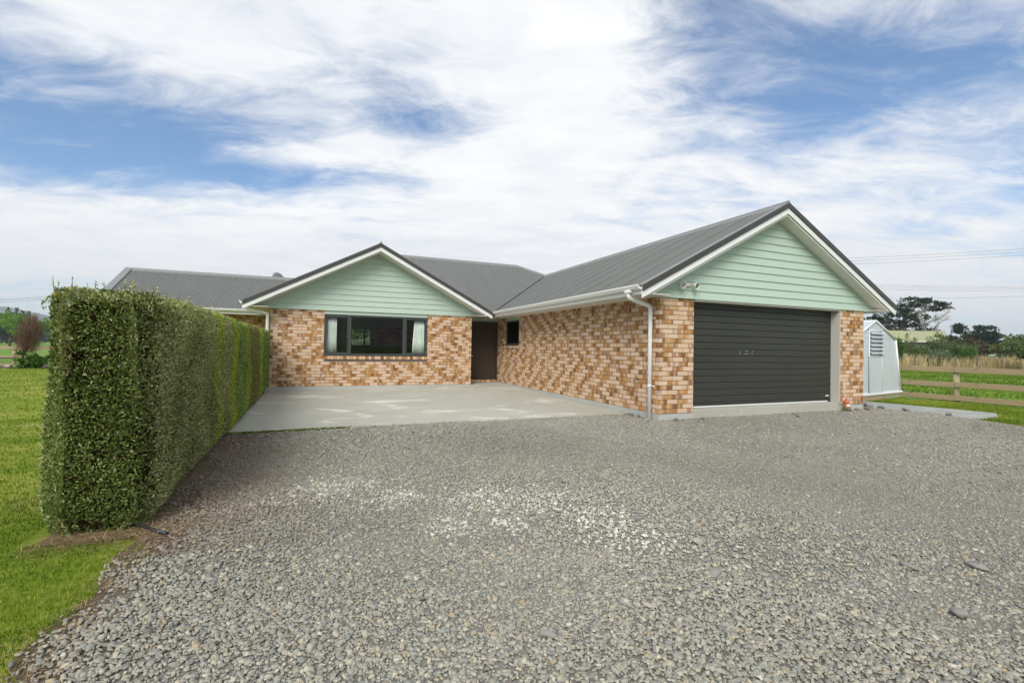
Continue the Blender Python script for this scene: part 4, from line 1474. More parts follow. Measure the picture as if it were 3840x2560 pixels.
def build_leaves(name, p, nr, mat, size, label, tone_shift=0.0, depth=0.075, seedk=0):
    n = len(p)
    p = round_edges(p, nr)
    lm = lumps(p, 1.0, seedk)
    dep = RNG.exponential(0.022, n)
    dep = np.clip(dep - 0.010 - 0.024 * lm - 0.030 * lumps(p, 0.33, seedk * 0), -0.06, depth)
    c = p - nr * dep[:, None]
    d = nr * RNG.uniform(0.1, 1.0, n)[:, None] + rand_unit(n) * 0.9 + np.array([0, 0, 0.45])
    d /= np.linalg.norm(d, axis=1, keepdims=True)
    fn = nr * 0.6 + np.array([0, 0, 0.7]) + rand_unit(n) * 0.7
    L = RNG.uniform(0.6, 1.25, n) * size
    W = L * RNG.uniform(0.34, 0.5, n)
    v, f = leaf_quads(c - d * L[:, None] * 0.3, d, fn, L, W)
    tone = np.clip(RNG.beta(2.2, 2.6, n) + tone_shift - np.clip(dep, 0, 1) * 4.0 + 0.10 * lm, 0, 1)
    tone = np.where(RNG.random(n) < 0.05, np.clip(tone + 0.35, 0, 1), tone)
    me = np_mesh(name, v, f, {'tone': np.repeat(tone, 2)})
    o = link(name, me, mat, hedge, HL)
    if label:
        o['label'] = label
    return o


pf, nf_ = hedge_face('front', 0, 0, 16500)
keep = (lumps(pf, 3.7, 4) + 0.5 * lumps(pf, 9.1, 2)) > -0.92 + 0.40 * RNG.random(len(pf))   # a few dark gaps
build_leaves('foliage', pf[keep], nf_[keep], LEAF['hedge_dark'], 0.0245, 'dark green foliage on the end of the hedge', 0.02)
for i, (y0, y1, mk, lb) in enumerate(SECT):
    far = max(0.0, (y0 + 2.86)) / 9
    pr_, nr_ = hedge_face('right', y0, y1 + 0.06, 7200 * (1 - 0.5 * far))
    pt_, nt_ = hedge_face('top', y0, y1, 5200 * (1 - 0.5 * far))
    pl_, nl_ = hedge_face('left', y0, y1, 9000 if i == 0 else 500)
    p_, n_ = np.r_[pr_, pt_, pl_], np.r_[nr_, nt_, nl_]
    p_[:, 1] = np.clip(p_[:, 1] + RNG.normal(0, 0.10, len(p_)) + 0.16 * np.sin(p_[:, 2] * 4 + i), HY0, HY1)
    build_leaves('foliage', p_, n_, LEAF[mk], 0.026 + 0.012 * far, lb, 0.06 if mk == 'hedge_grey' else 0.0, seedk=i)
# the shaded twiggy inside
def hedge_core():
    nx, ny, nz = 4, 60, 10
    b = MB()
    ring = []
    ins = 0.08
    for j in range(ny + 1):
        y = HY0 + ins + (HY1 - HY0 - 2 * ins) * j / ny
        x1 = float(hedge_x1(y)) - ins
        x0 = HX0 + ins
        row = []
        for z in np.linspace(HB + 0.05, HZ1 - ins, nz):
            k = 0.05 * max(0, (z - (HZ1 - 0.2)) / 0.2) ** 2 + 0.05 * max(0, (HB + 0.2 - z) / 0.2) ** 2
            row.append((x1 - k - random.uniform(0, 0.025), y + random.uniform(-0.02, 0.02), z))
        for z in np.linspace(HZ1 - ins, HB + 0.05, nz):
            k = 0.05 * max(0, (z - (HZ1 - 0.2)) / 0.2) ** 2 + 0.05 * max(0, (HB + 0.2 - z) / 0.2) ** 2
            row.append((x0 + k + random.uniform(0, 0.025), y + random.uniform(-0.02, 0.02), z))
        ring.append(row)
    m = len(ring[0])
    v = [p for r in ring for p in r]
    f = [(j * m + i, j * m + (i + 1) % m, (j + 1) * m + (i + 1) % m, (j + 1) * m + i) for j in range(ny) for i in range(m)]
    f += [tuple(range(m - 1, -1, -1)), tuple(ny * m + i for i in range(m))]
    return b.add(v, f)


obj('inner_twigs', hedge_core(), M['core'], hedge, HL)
# shoots along the top and trunks at the base
b = MB()
shv, shf, sht, off = [], [], [], 0
for k in range(120):
    y = HY0 + 0.02 + (random.random() ** 1.7) * 7.0
    x = random.uniform(HX0 + 0.02, float(hedge_x1(y)) - 0.02)
    h = random.uniform(0.02, 0.07) + (0.06 * random.random() if y < -2.4 and x < -7.0 else 0)
    base = np.array([x, y, HZ1 - 0.03])
    tip = base + np.array([random.uniform(-0.03, 0.03), random.uniform(-0.03, 0.03), h + 0.03])
    b.tube([base, tip], [0.0022, 0.0012], 4, False)
    n = random.randint(5, 9)
    t = np.linspace(0.25, 1.0, n)[:, None]
    c = base + (tip - base) * t
    d = rand_unit(n) * 0.8 + np.array([0, 0, 0.7])
    d /= np.linalg.norm(d, axis=1, keepdims=True)
    L = RNG.uniform(0.014, 0.026, n)
    v, f = leaf_quads(c, d, rand_unit(n), L, L * 0.42)
    shv.append(v)
    shf.append(f + off)
    off += len(v)
    sht.append(np.repeat(RNG.uniform(0.4, 1.0, n), 2))
tw = obj('shoot_stems', b, M['twigbark'], hedge, HL)
kind(tw, 'stuff')
o = link('shoots', np_mesh('shoots', np.concatenate(shv), np.concatenate(shf), {'tone': np.concatenate(sht)}), LEAF['hedge_grey'], hedge, HL)
kind(o, 'stuff')
for k, (x, y) in enumerate([(-7.1, -2.62), (-7.0, -1.7), (-7.08, -0.8), (-7.05, 0.3), (-7.1, 1.6), (-7.1, 3.0), (-7.1, 4.6), (-7.1, 6.4)]):
    obj('trunk', MB().tube([(x, y, GZ - 0.03), (x + 0.02, y + 0.03, 0.1), (x - 0.03, y, 0.5)], [0.022, 0.018, 0.012], 7), M['bark'], hedge, HL)
# little yellow flowers
n = 46
p1_, n1_ = hedge_face('right', -2.8, 2.0, 1.6)
p2_, n2_ = hedge_face('front', 0, 0, 4)
p_, n_ = np.r_[p1_, p2_], np.r_[n1_, n2_]
p_ = round_edges(p_, n_) + n_ * 0.03
k = len(p_)
v, f = leaf_quads(p_, rand_unit(k), n_ + 0.2 * rand_unit(k), RNG.uniform(0.011, 0.018, k), RNG.uniform(0.009, 0.015, k))
kind(link('flowers', np_mesh('flowers', v, f), LEAF['flower'], hedge, HL), 'stuff')

# ------------------------------------------------------------------ gravel
_g = (1 + 5 ** 0.5) / 2
ICO_V = np.array([(-1, _g, 0), (1, _g, 0), (-1, -_g, 0), (1, -_g, 0), (0, -1, _g), (0, 1, _g), (0, -1, -_g), (0, 1, -_g), (_g, 0, -1), (_g, 0, 1), (-_g, 0, -1), (-_g, 0, 1)]) / math.sqrt(1 + _g * _g)
ICO_F = np.array([(0, 11, 5), (0, 5, 1), (0, 1, 7), (0, 7, 10), (0, 10, 11), (1, 5, 9), (5, 11, 4), (11, 10, 2), (10, 7, 6), (7, 1, 8), (3, 9, 4), (3, 4, 2), (3, 2, 6), (3, 6, 8), (3, 8, 9), (4, 9, 5), (2, 4, 11), (6, 2, 10), (8, 6, 7), (9, 8, 1)])


def shard(n):
    """flat angular chip: n-sided frustum, open below"""
    a = np.arange(n) * 2 * np.pi / n
    lo = np.c_[np.cos(a), np.sin(a), -np.ones(n)]
    hi = np.c_[np.cos(a) * 0.84, np.sin(a) * 0.84, np.ones(n)]
    f = [(n, n + i, n + i + 1) for i in range(1, n - 1)]
    for i in range(n):
        k = (i + 1) % n
        f += [(i, k, n + k), (i, n + k, n + i)]
    return np.r_[lo, hi], np.array(f)


SH6, SH5, SH4 = shard(6), shard(5), shard(4)


def rot_mats(n, tilt=0.45):
    a = RNG.uniform(0, 2 * np.pi, n)
    t = RNG.normal(0, tilt, n)
    ph = RNG.uniform(0, 2 * np.pi, n)
    ca, sa = np.cos(a), np.sin(a)
    Z = np.zeros((n, 3, 3))
    Z[:, 0, 0], Z[:, 0, 1], Z[:, 1, 0], Z[:, 1, 1], Z[:, 2, 2] = ca, -sa, sa, ca, 1
    kx, ky = np.cos(ph), np.sin(ph)
    c, s = np.cos(t), np.sin(t)
    T = np.zeros((n, 3, 3))
    T[:, 0, 0] = c + kx * kx * (1 - c)
    T[:, 0, 1] = kx * ky * (1 - c)
    T[:, 0, 2] = ky * s
    T[:, 1, 0] = kx * ky * (1 - c)
    T[:, 1, 1] = c + ky * ky * (1 - c)
    T[:, 1, 2] = -kx * s
    T[:, 2, 0] = -ky * s
    T[:, 2, 1] = kx * s
    T[:, 2, 2] = c
    return T @ Z


def in_poly(x, y, poly):
    ins = np.zeros(len(x), bool)
    n = len(poly)
    for i in range(n):
        x0, y0 = poly[i]
        x1, y1 = poly[(i + 1) % n]
        c = ((y0 > y) != (y1 > y)) & (x < (x1 - x0) * (y - y0) / (y1 - y0 + 1e-12) + x0)
        ins ^= c
    return ins


def vnoise(x, y, s, k=0):
    """smooth value noise in the plane, 0..1"""
    xs, ys = x * s + 100 + 17.3 * k, y * s + 100 + 9.1 * k
    xi, yi = np.floor(xs).astype(int), np.floor(ys).astype(int)
    fx, fy = xs - xi, ys - yi
    fx, fy = fx * fx * (3 - 2 * fx), fy * fy * (3 - 2 * fy)
    h = lambda a, b: (np.sin(a * 127.1 + b * 311.7 + k * 74.7) * 43758.5453) % 1.0
    return (h(xi, yi) * (1 - fx) + h(xi + 1, yi) * fx) * (1 - fy) + (h(xi, yi + 1) * (1 - fx) + h(xi + 1, yi + 1) * fx) * fy


def wedge_points(dmin, dmax, dens, poly, margin=0.16):
    """random ground points between two distances, inside the view and a strip beside it"""
    half = math.atan(1920 / 1745.0) + margin
    area = half * (dmax ** 2 - dmin ** 2)
    n = int(area * dens)
    r = np.sqrt(RNG.uniform(dmin ** 2, dmax ** 2, n))
    a = YAW + RNG.uniform(-half, half, n)
    x, y = CAM[0] + r * np.sin(a), CAM[1] + r * np.cos(a)
    k = in_poly(x, y, poly)
    return x[k], y[k]


PAL = np.array([(0.30, 0.295, 0.26), (0.26, 0.265, 0.25), (0.34, 0.33, 0.285), (0.215, 0.225, 0.225), (0.38, 0.355, 0.28), (0.18, 0.18, 0.175), (0.42, 0.41, 0.37), (0.33, 0.27, 0.19), (0.26, 0.27, 0.265)])
PALW = np.array([0.26, 0.24, 0.2, 0.1, 0.06, 0.03, 0.03, 0.02, 0.06])
WHITE = [(-4.43, -3.01, 0.35), (-3.95, -3.25, 0.33), (-3.75, -3.75, 0.3), (-3.72, -4.15, 0.28), (-5.65, -2.30, 0.33), (-5.35, -2.2, 0.22), (-5.95, -2.5, 0.28), (-6.25, -2.58, 0.2), (-4.8, -3.5, 0.22), (-5.1, -2.75, 0.25), (-4.4, -3.6, 0.2)]


def gravel_part(name, dmin, dmax, dens, size, base, faces, jit):
    x, y = wedge_points(dmin, dmax, dens, gravel_poly)
    thin = np.clip((x + 6.80) / 0.25, 0.06, 1)                    # the drive thins out towards the lawn and hedge
    k_ = RNG.random(len(x)) < np.where(y < 0.9, np.clip(thin + 0.7 * (vnoise(x, y, 3.0, 6) - 0.5), 0.05, 1), 1)
    x, y = x[k_], y[k_]
    n = len(x)
    fine = np.clip((x + 3.4 + 0.30 * (y + 3.0) + 0.8 * (vnoise(x, y, 0.8, 12) - 0.5)) / 1.6, 0, 1)   # driven-over, finer stone to the right
    s = size * (1 - 0.26 * fine) * np.clip(RNG.lognormal(0, 0.36, n), 0.5, 2.5)
    sc = np.c_[s * RNG.uniform(0.85, 1.35, n), s * RNG.uniform(0.55, 0.95, n), s * RNG.uniform(0.16, 0.38, n)] * 0.56
    k = len(base)
    h = k // 2
    ang = RNG.uniform(0.62, 1.18, (n, h, 1))
    lv = np.repeat(base[None], n, 0).copy()
    lv[:, :h, :2] *= ang
    lv[:, h:, :2] *= ang * RNG.uniform(0.75, 1.12, (n, h, 1))
    lv[:, h:, :2] += RNG.normal(0, 0.12, (n, 1, 2))
    lv[:, h:, 2] += RNG.normal(0, 0.16, (n, h)) 
    lv = lv * sc[:, None, :]
    lv = np.einsum('nij,nkj->nki', rot_mats(n, 0.36), lv)
    z = GRZ + 0.004 + 0.010 * (vnoise(x, y, 1.1) - 0.3) + 0.2 * s * RNG.uniform(0, 1, n)
    v = (lv + np.c_[x, y, z][:, None, :]).reshape(-1, 3)
    f = (faces[None] + (np.arange(n) * k)[:, None, None]).reshape(-1, 3)
    col = PAL[RNG.choice(len(PAL), n, p=PALW / PALW.sum())] * RNG.uniform(0.79, 1.17, n)[:, None]
    wt = np.zeros(n)
    for wx, wy, wr in WHITE:
        wt = np.maximum(wt, np.exp(-((x - wx) ** 2 + (y - wy) ** 2) / (wr * wr) * 1.4))
    wmix = (RNG.random(n) < wt * 0.62) * RNG.uniform(0.3, 0.85, n)
    col = col * (1 - wmix[:, None]) + np.array([0.66, 0.66, 0.62]) * wmix[:, None]
    # brown dust and litter beside the hedge; smoother, greyer tracks to the right
    br = np.clip((-5.75 - x + 0.5 * vnoise(x, y, 2.0, 3)) / 0.9, 0, 1) * (y > -3.4)
    col = col * (1 - 0.55 * br[:, None]) + np.array([0.16, 0.11, 0.075]) * 0.55 * br[:, None]
    wear = 0.80 + 0.40 * vnoise(x, y, 0.45, 5)
    col = col * wear[:, None] * (np.array([1.05, 1.02, 0.925]) * (1 - 0.05 * fine[:, None]))
    nf = len(faces)
    me = np_mesh(name, v, f, {'col': np.repeat(col, nf, 0)})
    o = link(name, me, M['stone'])
    kind(o, 'stuff')
    return o, n


for i, a in enumerate(((1.15, 3.0, 7000, 0.0152, *SH5, 0.2), (3.0, 6.4, 3600, 0.0170, *SH4, 0.2), (6.4, 14.5, 1000, 0.024, *SH4, 0.2))):
    o, n_ = gravel_part('gravel', *a)
    o['label'] = ('loose grey gravel in the foreground', 'loose grey gravel of the middle of the drive', 'fine grey gravel by the garage')[i]
    o['category'] = 'gravel'

# ------------------------------------------------------------------ single stones
def stone(name, x, y, sx, sy, sz, m, label, seed, group=None, sink=0.3):
    rg = np.random.default_rng(seed)
    v = [Vector(p) for p in ICO_V]
    f = [tuple(t) for t in ICO_F]
    for _ in range(2):                           # two rounds of subdivision
        cache_, nf2 = {}, []
        def midp(a, b):
            k = (min(a, b), max(a, b))
            if k not in cache_:
                cache_[k] = len(v)
                v.append(((v[a] + v[b]) / 2).normalized())
            return cache_[k]
        for a, b_, c in f:
            ab, bc, ca = midp(a, b_), midp(b_, c), midp(c, a)
            nf2 += [(a, ab, ca), (ab, b_, bc), (ca, bc, c), (ab, bc, ca)]
        f = nf2
    pl = [(Vector(q).normalized(), rg.uniform(0.62, 0.95)) for q in rg.normal(size=(9, 3))]
    res = []
    for p in v:
        r = 1.0
        for n, d in pl:                          # knock flats off the ball
            dd = p.dot(n)
            if dd > d:
                r = min(r, d / dd)
        q = p * (0.35 + 0.65 * r) if r > 0.999 else p * r
        q = p * r
        res.append((q.x * sx, q.y * sy, q.z * sz))
    mb = MB().add(res, f, True)
    o = obj(name, mb, m, None, (x, y, GRZ + 0.01 + sz * (1 - sink * 2)), (rg.uniform(-0.15, 0.15), rg.uniform(-0.15, 0.15), rg.uniform(0, 6.28)))
    return tag(o, label, 'stone', group)


ST = [(-2.81, -5.48, 0.058, 0.042, 0.030, 'rock', 'smooth grey stone, largest lying on the gravel toward the right edge'),
      (-2.96, -4.73, 0.06, 0.022, 0.022, 'rockd', 'long dark grey stone lying on the gravel below the garage door'),
      (-2.45, -5.09, 0.07, 0.03, 0.022, 'rock', 'long flat grey stone right of the dark long one on the gravel'),
      (-2.06, -5.24, 0.075, 0.04, 0.022, 'rock', 'flat grey stone half buried furthest right in the foreground gravel'),
      (-2.85, -5.16, 0.055, 0.038, 0.018, 'rock', 'rounded flat stone just above the largest smooth stone'),
      (-3.60, -4.73, 0.06, 0.045, 0.018, 'rock', 'wide flat stone sunk in the gravel left of the long dark one'),
      (-3.38, -4.37, 0.055, 0.042, 0.026, 'rockl', 'tan stone near the white dusted gravel'),
      (-3.92, -4.88, 0.036, 0.027, 0.020, 'rockl', 'small pale cream pebble in the middle foreground'),
      (-3.53, -2.87, 0.055, 0.048, 0.044, 'rock', 'round grey cobble alone in the middle of the drive'),
      (-5.58, -3.78, 0.038, 0.032, 0.026, 'rockl', 'tan pebble on the gravel in front of the hedge end'),
      (-4.76, -4.90, 0.055, 0.026, 0.022, 'rock', 'upright flat grey stone at the lower middle of the gravel'),
      (-5.72, -4.62, 0.030, 0.026, 0.020, 'rockl', 'rounded pale pebble at the lower left of the gravel'),
      (0.10, 0.98, -1, 0, 0, '', ''), ]
for i, s in enumerate(ST):
    if s[2] > 0:
        stone('stone', s[0], s[1], s[2] * 0.8, s[3] * 0.8, s[4] * 0.8, M[s[5]], s[6], 40 + i)
EDGE = [(-0.10, 0.80, 0.07, 0.045, 0.035, 'rockl', 'tan stone at the slab corner by the garage side wall'), (-0.12, 0.62, 0.06, 0.05, 0.035, 'rockd', 'dark stone second from the slab corner along the garage wall'),
        (-0.10, 0.45, 0.045, 0.035, 0.03, 'rockd', 'small dark stone between slab corner and downpipe'), (-0.20, 0.05, 0.05, 0.035, 0.025, 'rockl', 'pale stone at the foot of the white downpipe'),
        (0.30, -0.12, 0.05, 0.035, 0.03, 'rockd', 'brown-grey stone at the foot of the left garage pier'), (0.95, -0.10, 0.05, 0.03, 0.025, 'rock', 'grey stone below the left end of the garage door sill'),
        (5.45, -0.12, 0.06, 0.045, 0.035, 'rock', 'grey stone beside the gnome at the right garage pier'), (5.75, -0.15, 0.07, 0.05, 0.04, 'rockd', 'dark stone at the outer corner of the right garage pier'),
        (6.22, 0.10, 0.10, 0.07, 0.085, 'rock', 'tallest grey rock on the edge of the footpath'), (6.32, -0.12, 0.07, 0.05, 0.04, 'rockd', 'dark flat rock just past the tallest one by the footpath'),
        (6.45, -0.55, 0.12, 0.07, 0.045, 'rock', 'long greenish rock where gravel meets the footpath'), (3.05, -0.45, 0.055, 0.04, 0.03, 'rockd', 'brown stone lying before the garage door'),
        (6.42, -1.32, 0.08, 0.045, 0.04, 'rockd', 'dark stone on the gravel by the far end of the footpath')]
for i, s in enumerate(EDGE):
    stone('stone', s[0], s[1], s[2], s[3], s[4], M[s[5]], s[6], 80 + i, sink=0.2)

# ------------------------------------------------------------------ grass
def blades(name, x, y, h, wd, tone, m, z0, lean=0.5, label=None, parent=None, cat='grass'):
    n = len(x)
    a = RNG.uniform(0, 2 * np.pi, n)
    ln = RNG.uniform(0, lean, n) * h
    la = RNG.uniform(0, 2 * np.pi, n)
    base = np.c_[x, y, np.full(n, z0) if np.isscalar(z0) else z0]
    s = np.c_[np.cos(a), np.sin(a), np.zeros(n)] * wd[:, None] * 0.5
    mid = base + np.c_[np.cos(la) * ln * 0.35, np.sin(la) * ln * 0.35, h * 0.6]
    tip = base + np.c_[np.cos(la) * ln, np.sin(la) * ln, h]
    v = np.stack([base - s, base + s, mid + s * 0.7, mid - s * 0.7, tip], 1).reshape(-1, 3)
    i = np.arange(n)[:, None] * 5
    f = np.concatenate([np.c_[i, i + 1, i + 2], np.c_[i, i + 2, i + 3], np.c_[i + 3, i + 2, i + 4]], 1).reshape(-1, 3)
    me = np_mesh(name, v, f, {'tone': np.repeat(tone, 3)})
    o = link(name, me, m, parent)
    kind(o, 'stuff')
    if label:
        o['label'] = label
        o['category'] = cat
    return o


lawn_l = [(-20.6, -9), (-6.40, -9), (-6.45, -4.8), (-6.5, -4.1), (-6.5, -3.6), (-6.62, -3.3), (-6.72, -2.95), (-7.0, -2.93), (-7.42, -2.88), (-7.42, -2.2), (-7.42, 7.8), (-7.3, 9), (-7.3, 21), (-40, 21), (-40, 10)]
gx, gy_ = [], []
for dmin, dmax, dn in ((1.1, 3.0, 14000), (3.0, 5.5, 5200), (5.5, 11, 1000), (11, 34, 120)):
    a_, b_ = wedge_points(dmin, dmax, dn, lawn_l, 0.10)
    k = (a_ < -6.4) & (RNG.random(len(a_)) < np.clip((-6.66 - a_) / 0.16 + 1.6 * (vnoise(a_, b_, 3.1, 11) - 0.5), 0, 1))
    k &= ~((b_ > -2.99 + 0.05 * vnoise(a_, b_, 12.0, 3)) & (a_ > -7.33) & (b_ < -2.4) & (RNG.random(len(a_)) > 0.12))
    gx.append(a_[k])
    gy_.append(b_[k])
gd_ = np.concatenate([np.full(len(a), i) for i, a in enumerate(gx)])
gx, gy_ = np.concatenate(gx), np.concatenate(gy_)
patch = vnoise(gx, gy_, 1.6, 1) * 0.5 + vnoise(gx, gy_, 0.6, 2) * 0.5
dry = np.clip((gx + 7.35) / 0.5, 0, 1) * (gy_ < -2.8) * vnoise(gx, gy_, 5.0, 4)
tone = np.clip(0.02 + 0.04 * gd_ + 0.64 * patch + RNG.normal(0, 0.12, len(gx)) + 0.4 * dry, 0, 1)
hh = RNG.uniform(0.012, 0.034, len(gx)) * (0.7 + 0.7 * patch) * np.where(gd_ > 2, 1.3, 1.0)
blades('grass', gx, gy_, hh, RNG.uniform(0.0026, 0.0050, len(gx)) * np.array([1, 1.3, 2.6, 6.0])[gd_.astype(int)], tone, LEAF['grass'], np.where((gx > -6.80) | ((gx > -7.33) & (gy_ > -3.0) & (gy_ < -2.4)), GRZ - 0.002, LZ - 0.003), 0.9, 'mown green lawn left of the hedge')
lawn_r = [(6.60, -1.3), (6.50, -1.7), (6.30, -2.1), (6.1, -2.6), (5.6, -4.0), (10.6, -4.0), (10.6, 1.8), (8.0, 1.25), (8.15, -0.2), (8.3, -1.5)]
gx, gy_ = wedge_points(9, 19, 1400, lawn_r, 0.12)
patch = vnoise(gx, gy_, 1.3, 7)
blades('grass', gx, gy_, RNG.uniform(0.015, 0.035, len(gx)), RNG.uniform(0.008, 0.016, len(gx)), np.clip(0.15 + 0.6 * patch + RNG.normal(0, 0.13, len(gx)), 0, 1), LEAF['grass'], GZ - 0.002, 0.9, 'mown lawn strip before the right-hand fence')
# pasture behind the fences
past_r = [(10.75, -3), (40, 2), (60, 11.5), (48, 16.8), (38, 21), (10.75, 4)]
gx, gy_ = wedge_points(13, 62, 45, past_r, 0.08)
blades('grass', gx, gy_, RNG.uniform(0.04, 0.11, len(gx)), RNG.uniform(0.03, 0.06, len(gx)), np.clip(0.10 + 0.5 * vnoise(gx, gy_, 0.7, 8) + RNG.normal(0, 0.1, len(gx)), 0, 0.8), LEAF['grass'], GZ - 0.004, 0.8, 'green pasture grass beyond the right-hand fence')
# dry straw along the wire fence
dry_r = [(36, 21.5), (48, 16.5), (58, 12.0), (66, 9), (120, 28), (110, 50), (60, 30), (40, 25)]
gx, gy_ = wedge_points(40, 110, 16, dry_r, 0.05)
dd = np.hypot(gx - CAM[0], gy_ - CAM[1])
blades('dry_grass', gx, gy_, RNG.uniform(0.6, 1.35, len(gx)) * (0.75 + 0.5 * vnoise(gx, gy_, 0.4, 3)), RNG.uniform(0.02, 0.045, len(gx)) * dd / 30, np.clip(0.2 + 0.6 * vnoise(gx, gy_, 0.25, 9) + RNG.normal(0, 0.16, len(gx)), 0, 1), LEAF['straw'], GZ - 0.004, 0.45, 'tall dry straw-coloured grass along the wire fence', cat='grass')
# litter beside the hedge and straw at the lawn edge
lit = [(-6.85, -2.9), (-6.2, -3.1), (-5.9, -2.2), (-6.05, -0.6), (-5.9, 0.7), (-6.92, 0.85)]
gx, gy_ = wedge_points(2, 9, 300, lit)
k = RNG.random(len(gx)) < np.clip((-5.7 - gx) / 0.8, 0, 1)
gx, gy_ = gx[k], gy_[k]
n = len(gx)
d = rand_unit(n) * np.array([1, 1, 0.12])
d /= np.linalg.norm(d, axis=1, keepdims=True)
L = RNG.uniform(0.02, 0.08, n)
v, f = leaf_quads(np.c_[gx, gy_, np.full(n, GRZ + 0.022)], d, np.tile([0, 0, 1.0], (n, 1)), L, np.minimum(L * 0.2, 0.006))
o = kind(link('leaf_litter', np_mesh('leaf_litter', v, f, {'tone': np.repeat(RNG.random(n), 2)}), LEAF['litter']), 'stuff')
o['label'], o['category'] = 'brown clippings scattered at the foot of the hedge', 'litter'
ex = np.r_[-6.70 + RNG.normal(0, 0.07, 1300), RNG.uniform(-7.34, -6.5, 1100)]
ey = np.r_[RNG.uniform(-5.6, -2.9, 1300), -2.95 + RNG.normal(0, 0.09, 1100)]
n = len(ex)
d = rand_unit(n) * np.array([1, 1, 0.2])
d /= np.linalg.norm(d, axis=1, keepdims=True)
L = RNG.uniform(0.03, 0.10, n)
v, f = leaf_quads(np.c_[ex, ey, np.where((ex < -6.76) & (ey < -3.06), LZ + 0.012, GRZ + 0.012)], d, np.tile([0, 0, 1.0], (n, 1)), L, np.full(n, 0.0028))
o = kind(link('straw', np_mesh('straw', v, f, {'tone': np.repeat(RNG.uniform(0.4, 1, n), 2)}), LEAF['litter']), 'stuff')
o['label'], o['category'] = 'dry straw between lawn and gravel at lower left', 'straw'
# moss along the slab edge
mx = RNG.uniform(-6.85, -5.2, 2600)
my = 0.86 - np.abs(RNG.normal(0, 0.05, 2600)) * (1 - (mx + 6.85) / 2.2)
blades('moss', mx, my, RNG.uniform(0.012, 0.04, 2600), RNG.uniform(0.006, 0.012, 2600), RNG.uniform(0.2, 0.6, 2600), LEAF['grass'], GRZ - 0.002, 1.2, 'green moss along the front edge of the apron', cat='moss')

# ------------------------------------------------------------------ small things on the house
sl = empty('security_light', (0.52, -0.045, 2.36))
tag(sl, 'twin cream security lamp on the mint garage gable', 'lamp')
obj('base', MB().bbox(-0.02, 0.10, -0.045, 0.0, -0.02, 0.045, 0.01), M['lampc'], sl)
for (x, tx, tz) in ((-0.12, -0.16, -0.05), (0.19, 0.10, -0.05)):
    d = Vector((tx * 1.2, -0.75, tz * 6)).normalized()
    c = Vector((x, -0.085, 0.0))
    arm = MB().tube([(0.02 if x < 0 else 0.08, -0.03, 0.02), (x * 0.7 + 0.01, -0.05, 0.03), tuple(c - d * 0.02)], 0.011, 8)
    obj('arm', arm, M['lampc'], sl)
    q = d.to_track_quat('Z', 'Y').to_euler()
    h = obj('lamp_head', MB().lathe([(0.0, -0.06), (0.025, -0.058), (0.032, -0.03), (0.06, 0.03), (0.066, 0.045), (0.060, 0.045), (0.055, 0.032)], seg=20), M['ghframe'], sl, c, q)
    obj('lens', MB().lathe([(0.0, 0.036), (0.056, 0.034)], seg=20), M['chrome'], h)

tp = empty('garden_tap', (-0.0, 0.59, 0.60))
tag(tp, 'small brass tap on the brick garage side wall left of the downpipe', 'tap')
obj('body', MB().tube([(0.01, 0, 0), (-0.07, 0, 0), (-0.10, 0, -0.02), (-0.10, 0, -0.06)], [0.014, 0.016, 0.013, 0.011], 10), M['brass'], tp)
obj('handle', MB().tube([(-0.055, 0, 0.01), (-0.055, 0, 0.05)], 0.007, 8).tube([(-0.055, -0.035, 0.052), (-0.055, 0.035, 0.052)], 0.008, 8), M['brass'], tp)

# satellite dish behind the rear-wing ridge
sdish = empty('satellite_dish', (-7.11, 13.62, 3.34))
tag(sdish, 'grey satellite dish peeping over the rear roof ridge', 'satellite dish')
n, seg = 6, 24
v, f = [], []
for i in range(n + 1):
    r = i / n
    for k in range(seg):
        a = 2 * math.pi * k / seg
        v.append((0.30 * r * math.cos(a), 0.07 * r * r - 0.03, 0.36 * r * math.sin(a)))
for i in range(n):
    for k in range(seg):
        f.append((i * seg + k, i * seg + (k + 1) % seg, (i + 1) * seg + (k + 1) % seg, (i + 1) * seg + k))
o = obj('reflector', MB().add(v, f, True), M['dish'], sdish, (0, 0, 0.30), (math.radians(-18), 0, math.radians(42)))
sm = o.modifiers.new('thickness', 'SOLIDIFY')
sm.thickness = 0.012
obj('arm', MB().tube([(0, 0, 0.2), (-0.1, -0.12, -0.05), (-0.15, -0.2, 0.1)], 0.012, 8), M['dish'], sdish)
obj('mast', MB().tube([(0, 0.05, -0.05), (0, 0.05, 0.3)], 0.02, 8), M['dish'], sdish)

# garden gnome by the right pier
gn = empty('garden_gnome', (5.06, -0.13, GRZ + 0.005))
gn.scale = (0.84, 0.84, 0.84)
tag(gn, 'small red-capped garden gnome at the foot of the right garage pier', 'gnome')
obj('body', MB().lathe([(0.0, 0.0), (0.075, 0.002), (0.085, 0.05), (0.078, 0.11), (0.055, 0.15), (0.0, 0.155)], seg=18), M['greencoat'], gn)
obj('head', MB().lathe([(0.0, 0.135), (0.04, 0.142), (0.055, 0.175), (0.048, 0.21), (0.0, 0.225)], seg=16), M['skin'], gn)
obj('beard', MB().lathe([(0.0, 0.07), (0.03, 0.085), (0.046, 0.13), (0.05, 0.165), (0.0, 0.17)], (0.0, -0.034, 0), 14), M['beard'], gn)
obj('nose', MB().lathe([(0.0, -0.012), (0.01, -0.006), (0.012, 0.0), (0.01, 0.006), (0.0, 0.012)], (0.0, -0.062, 0.182), 8), M['skin'], gn)
obj('cap', MB().tube([(0, 0, 0.188), (0, 0, 0.225), (0.008, 0.005, 0.27), (0.03, 0.01, 0.31), (0.055, 0.012, 0.315)], [0.064, 0.058, 0.04, 0.018, 0.006], 16), M['red'], gn)
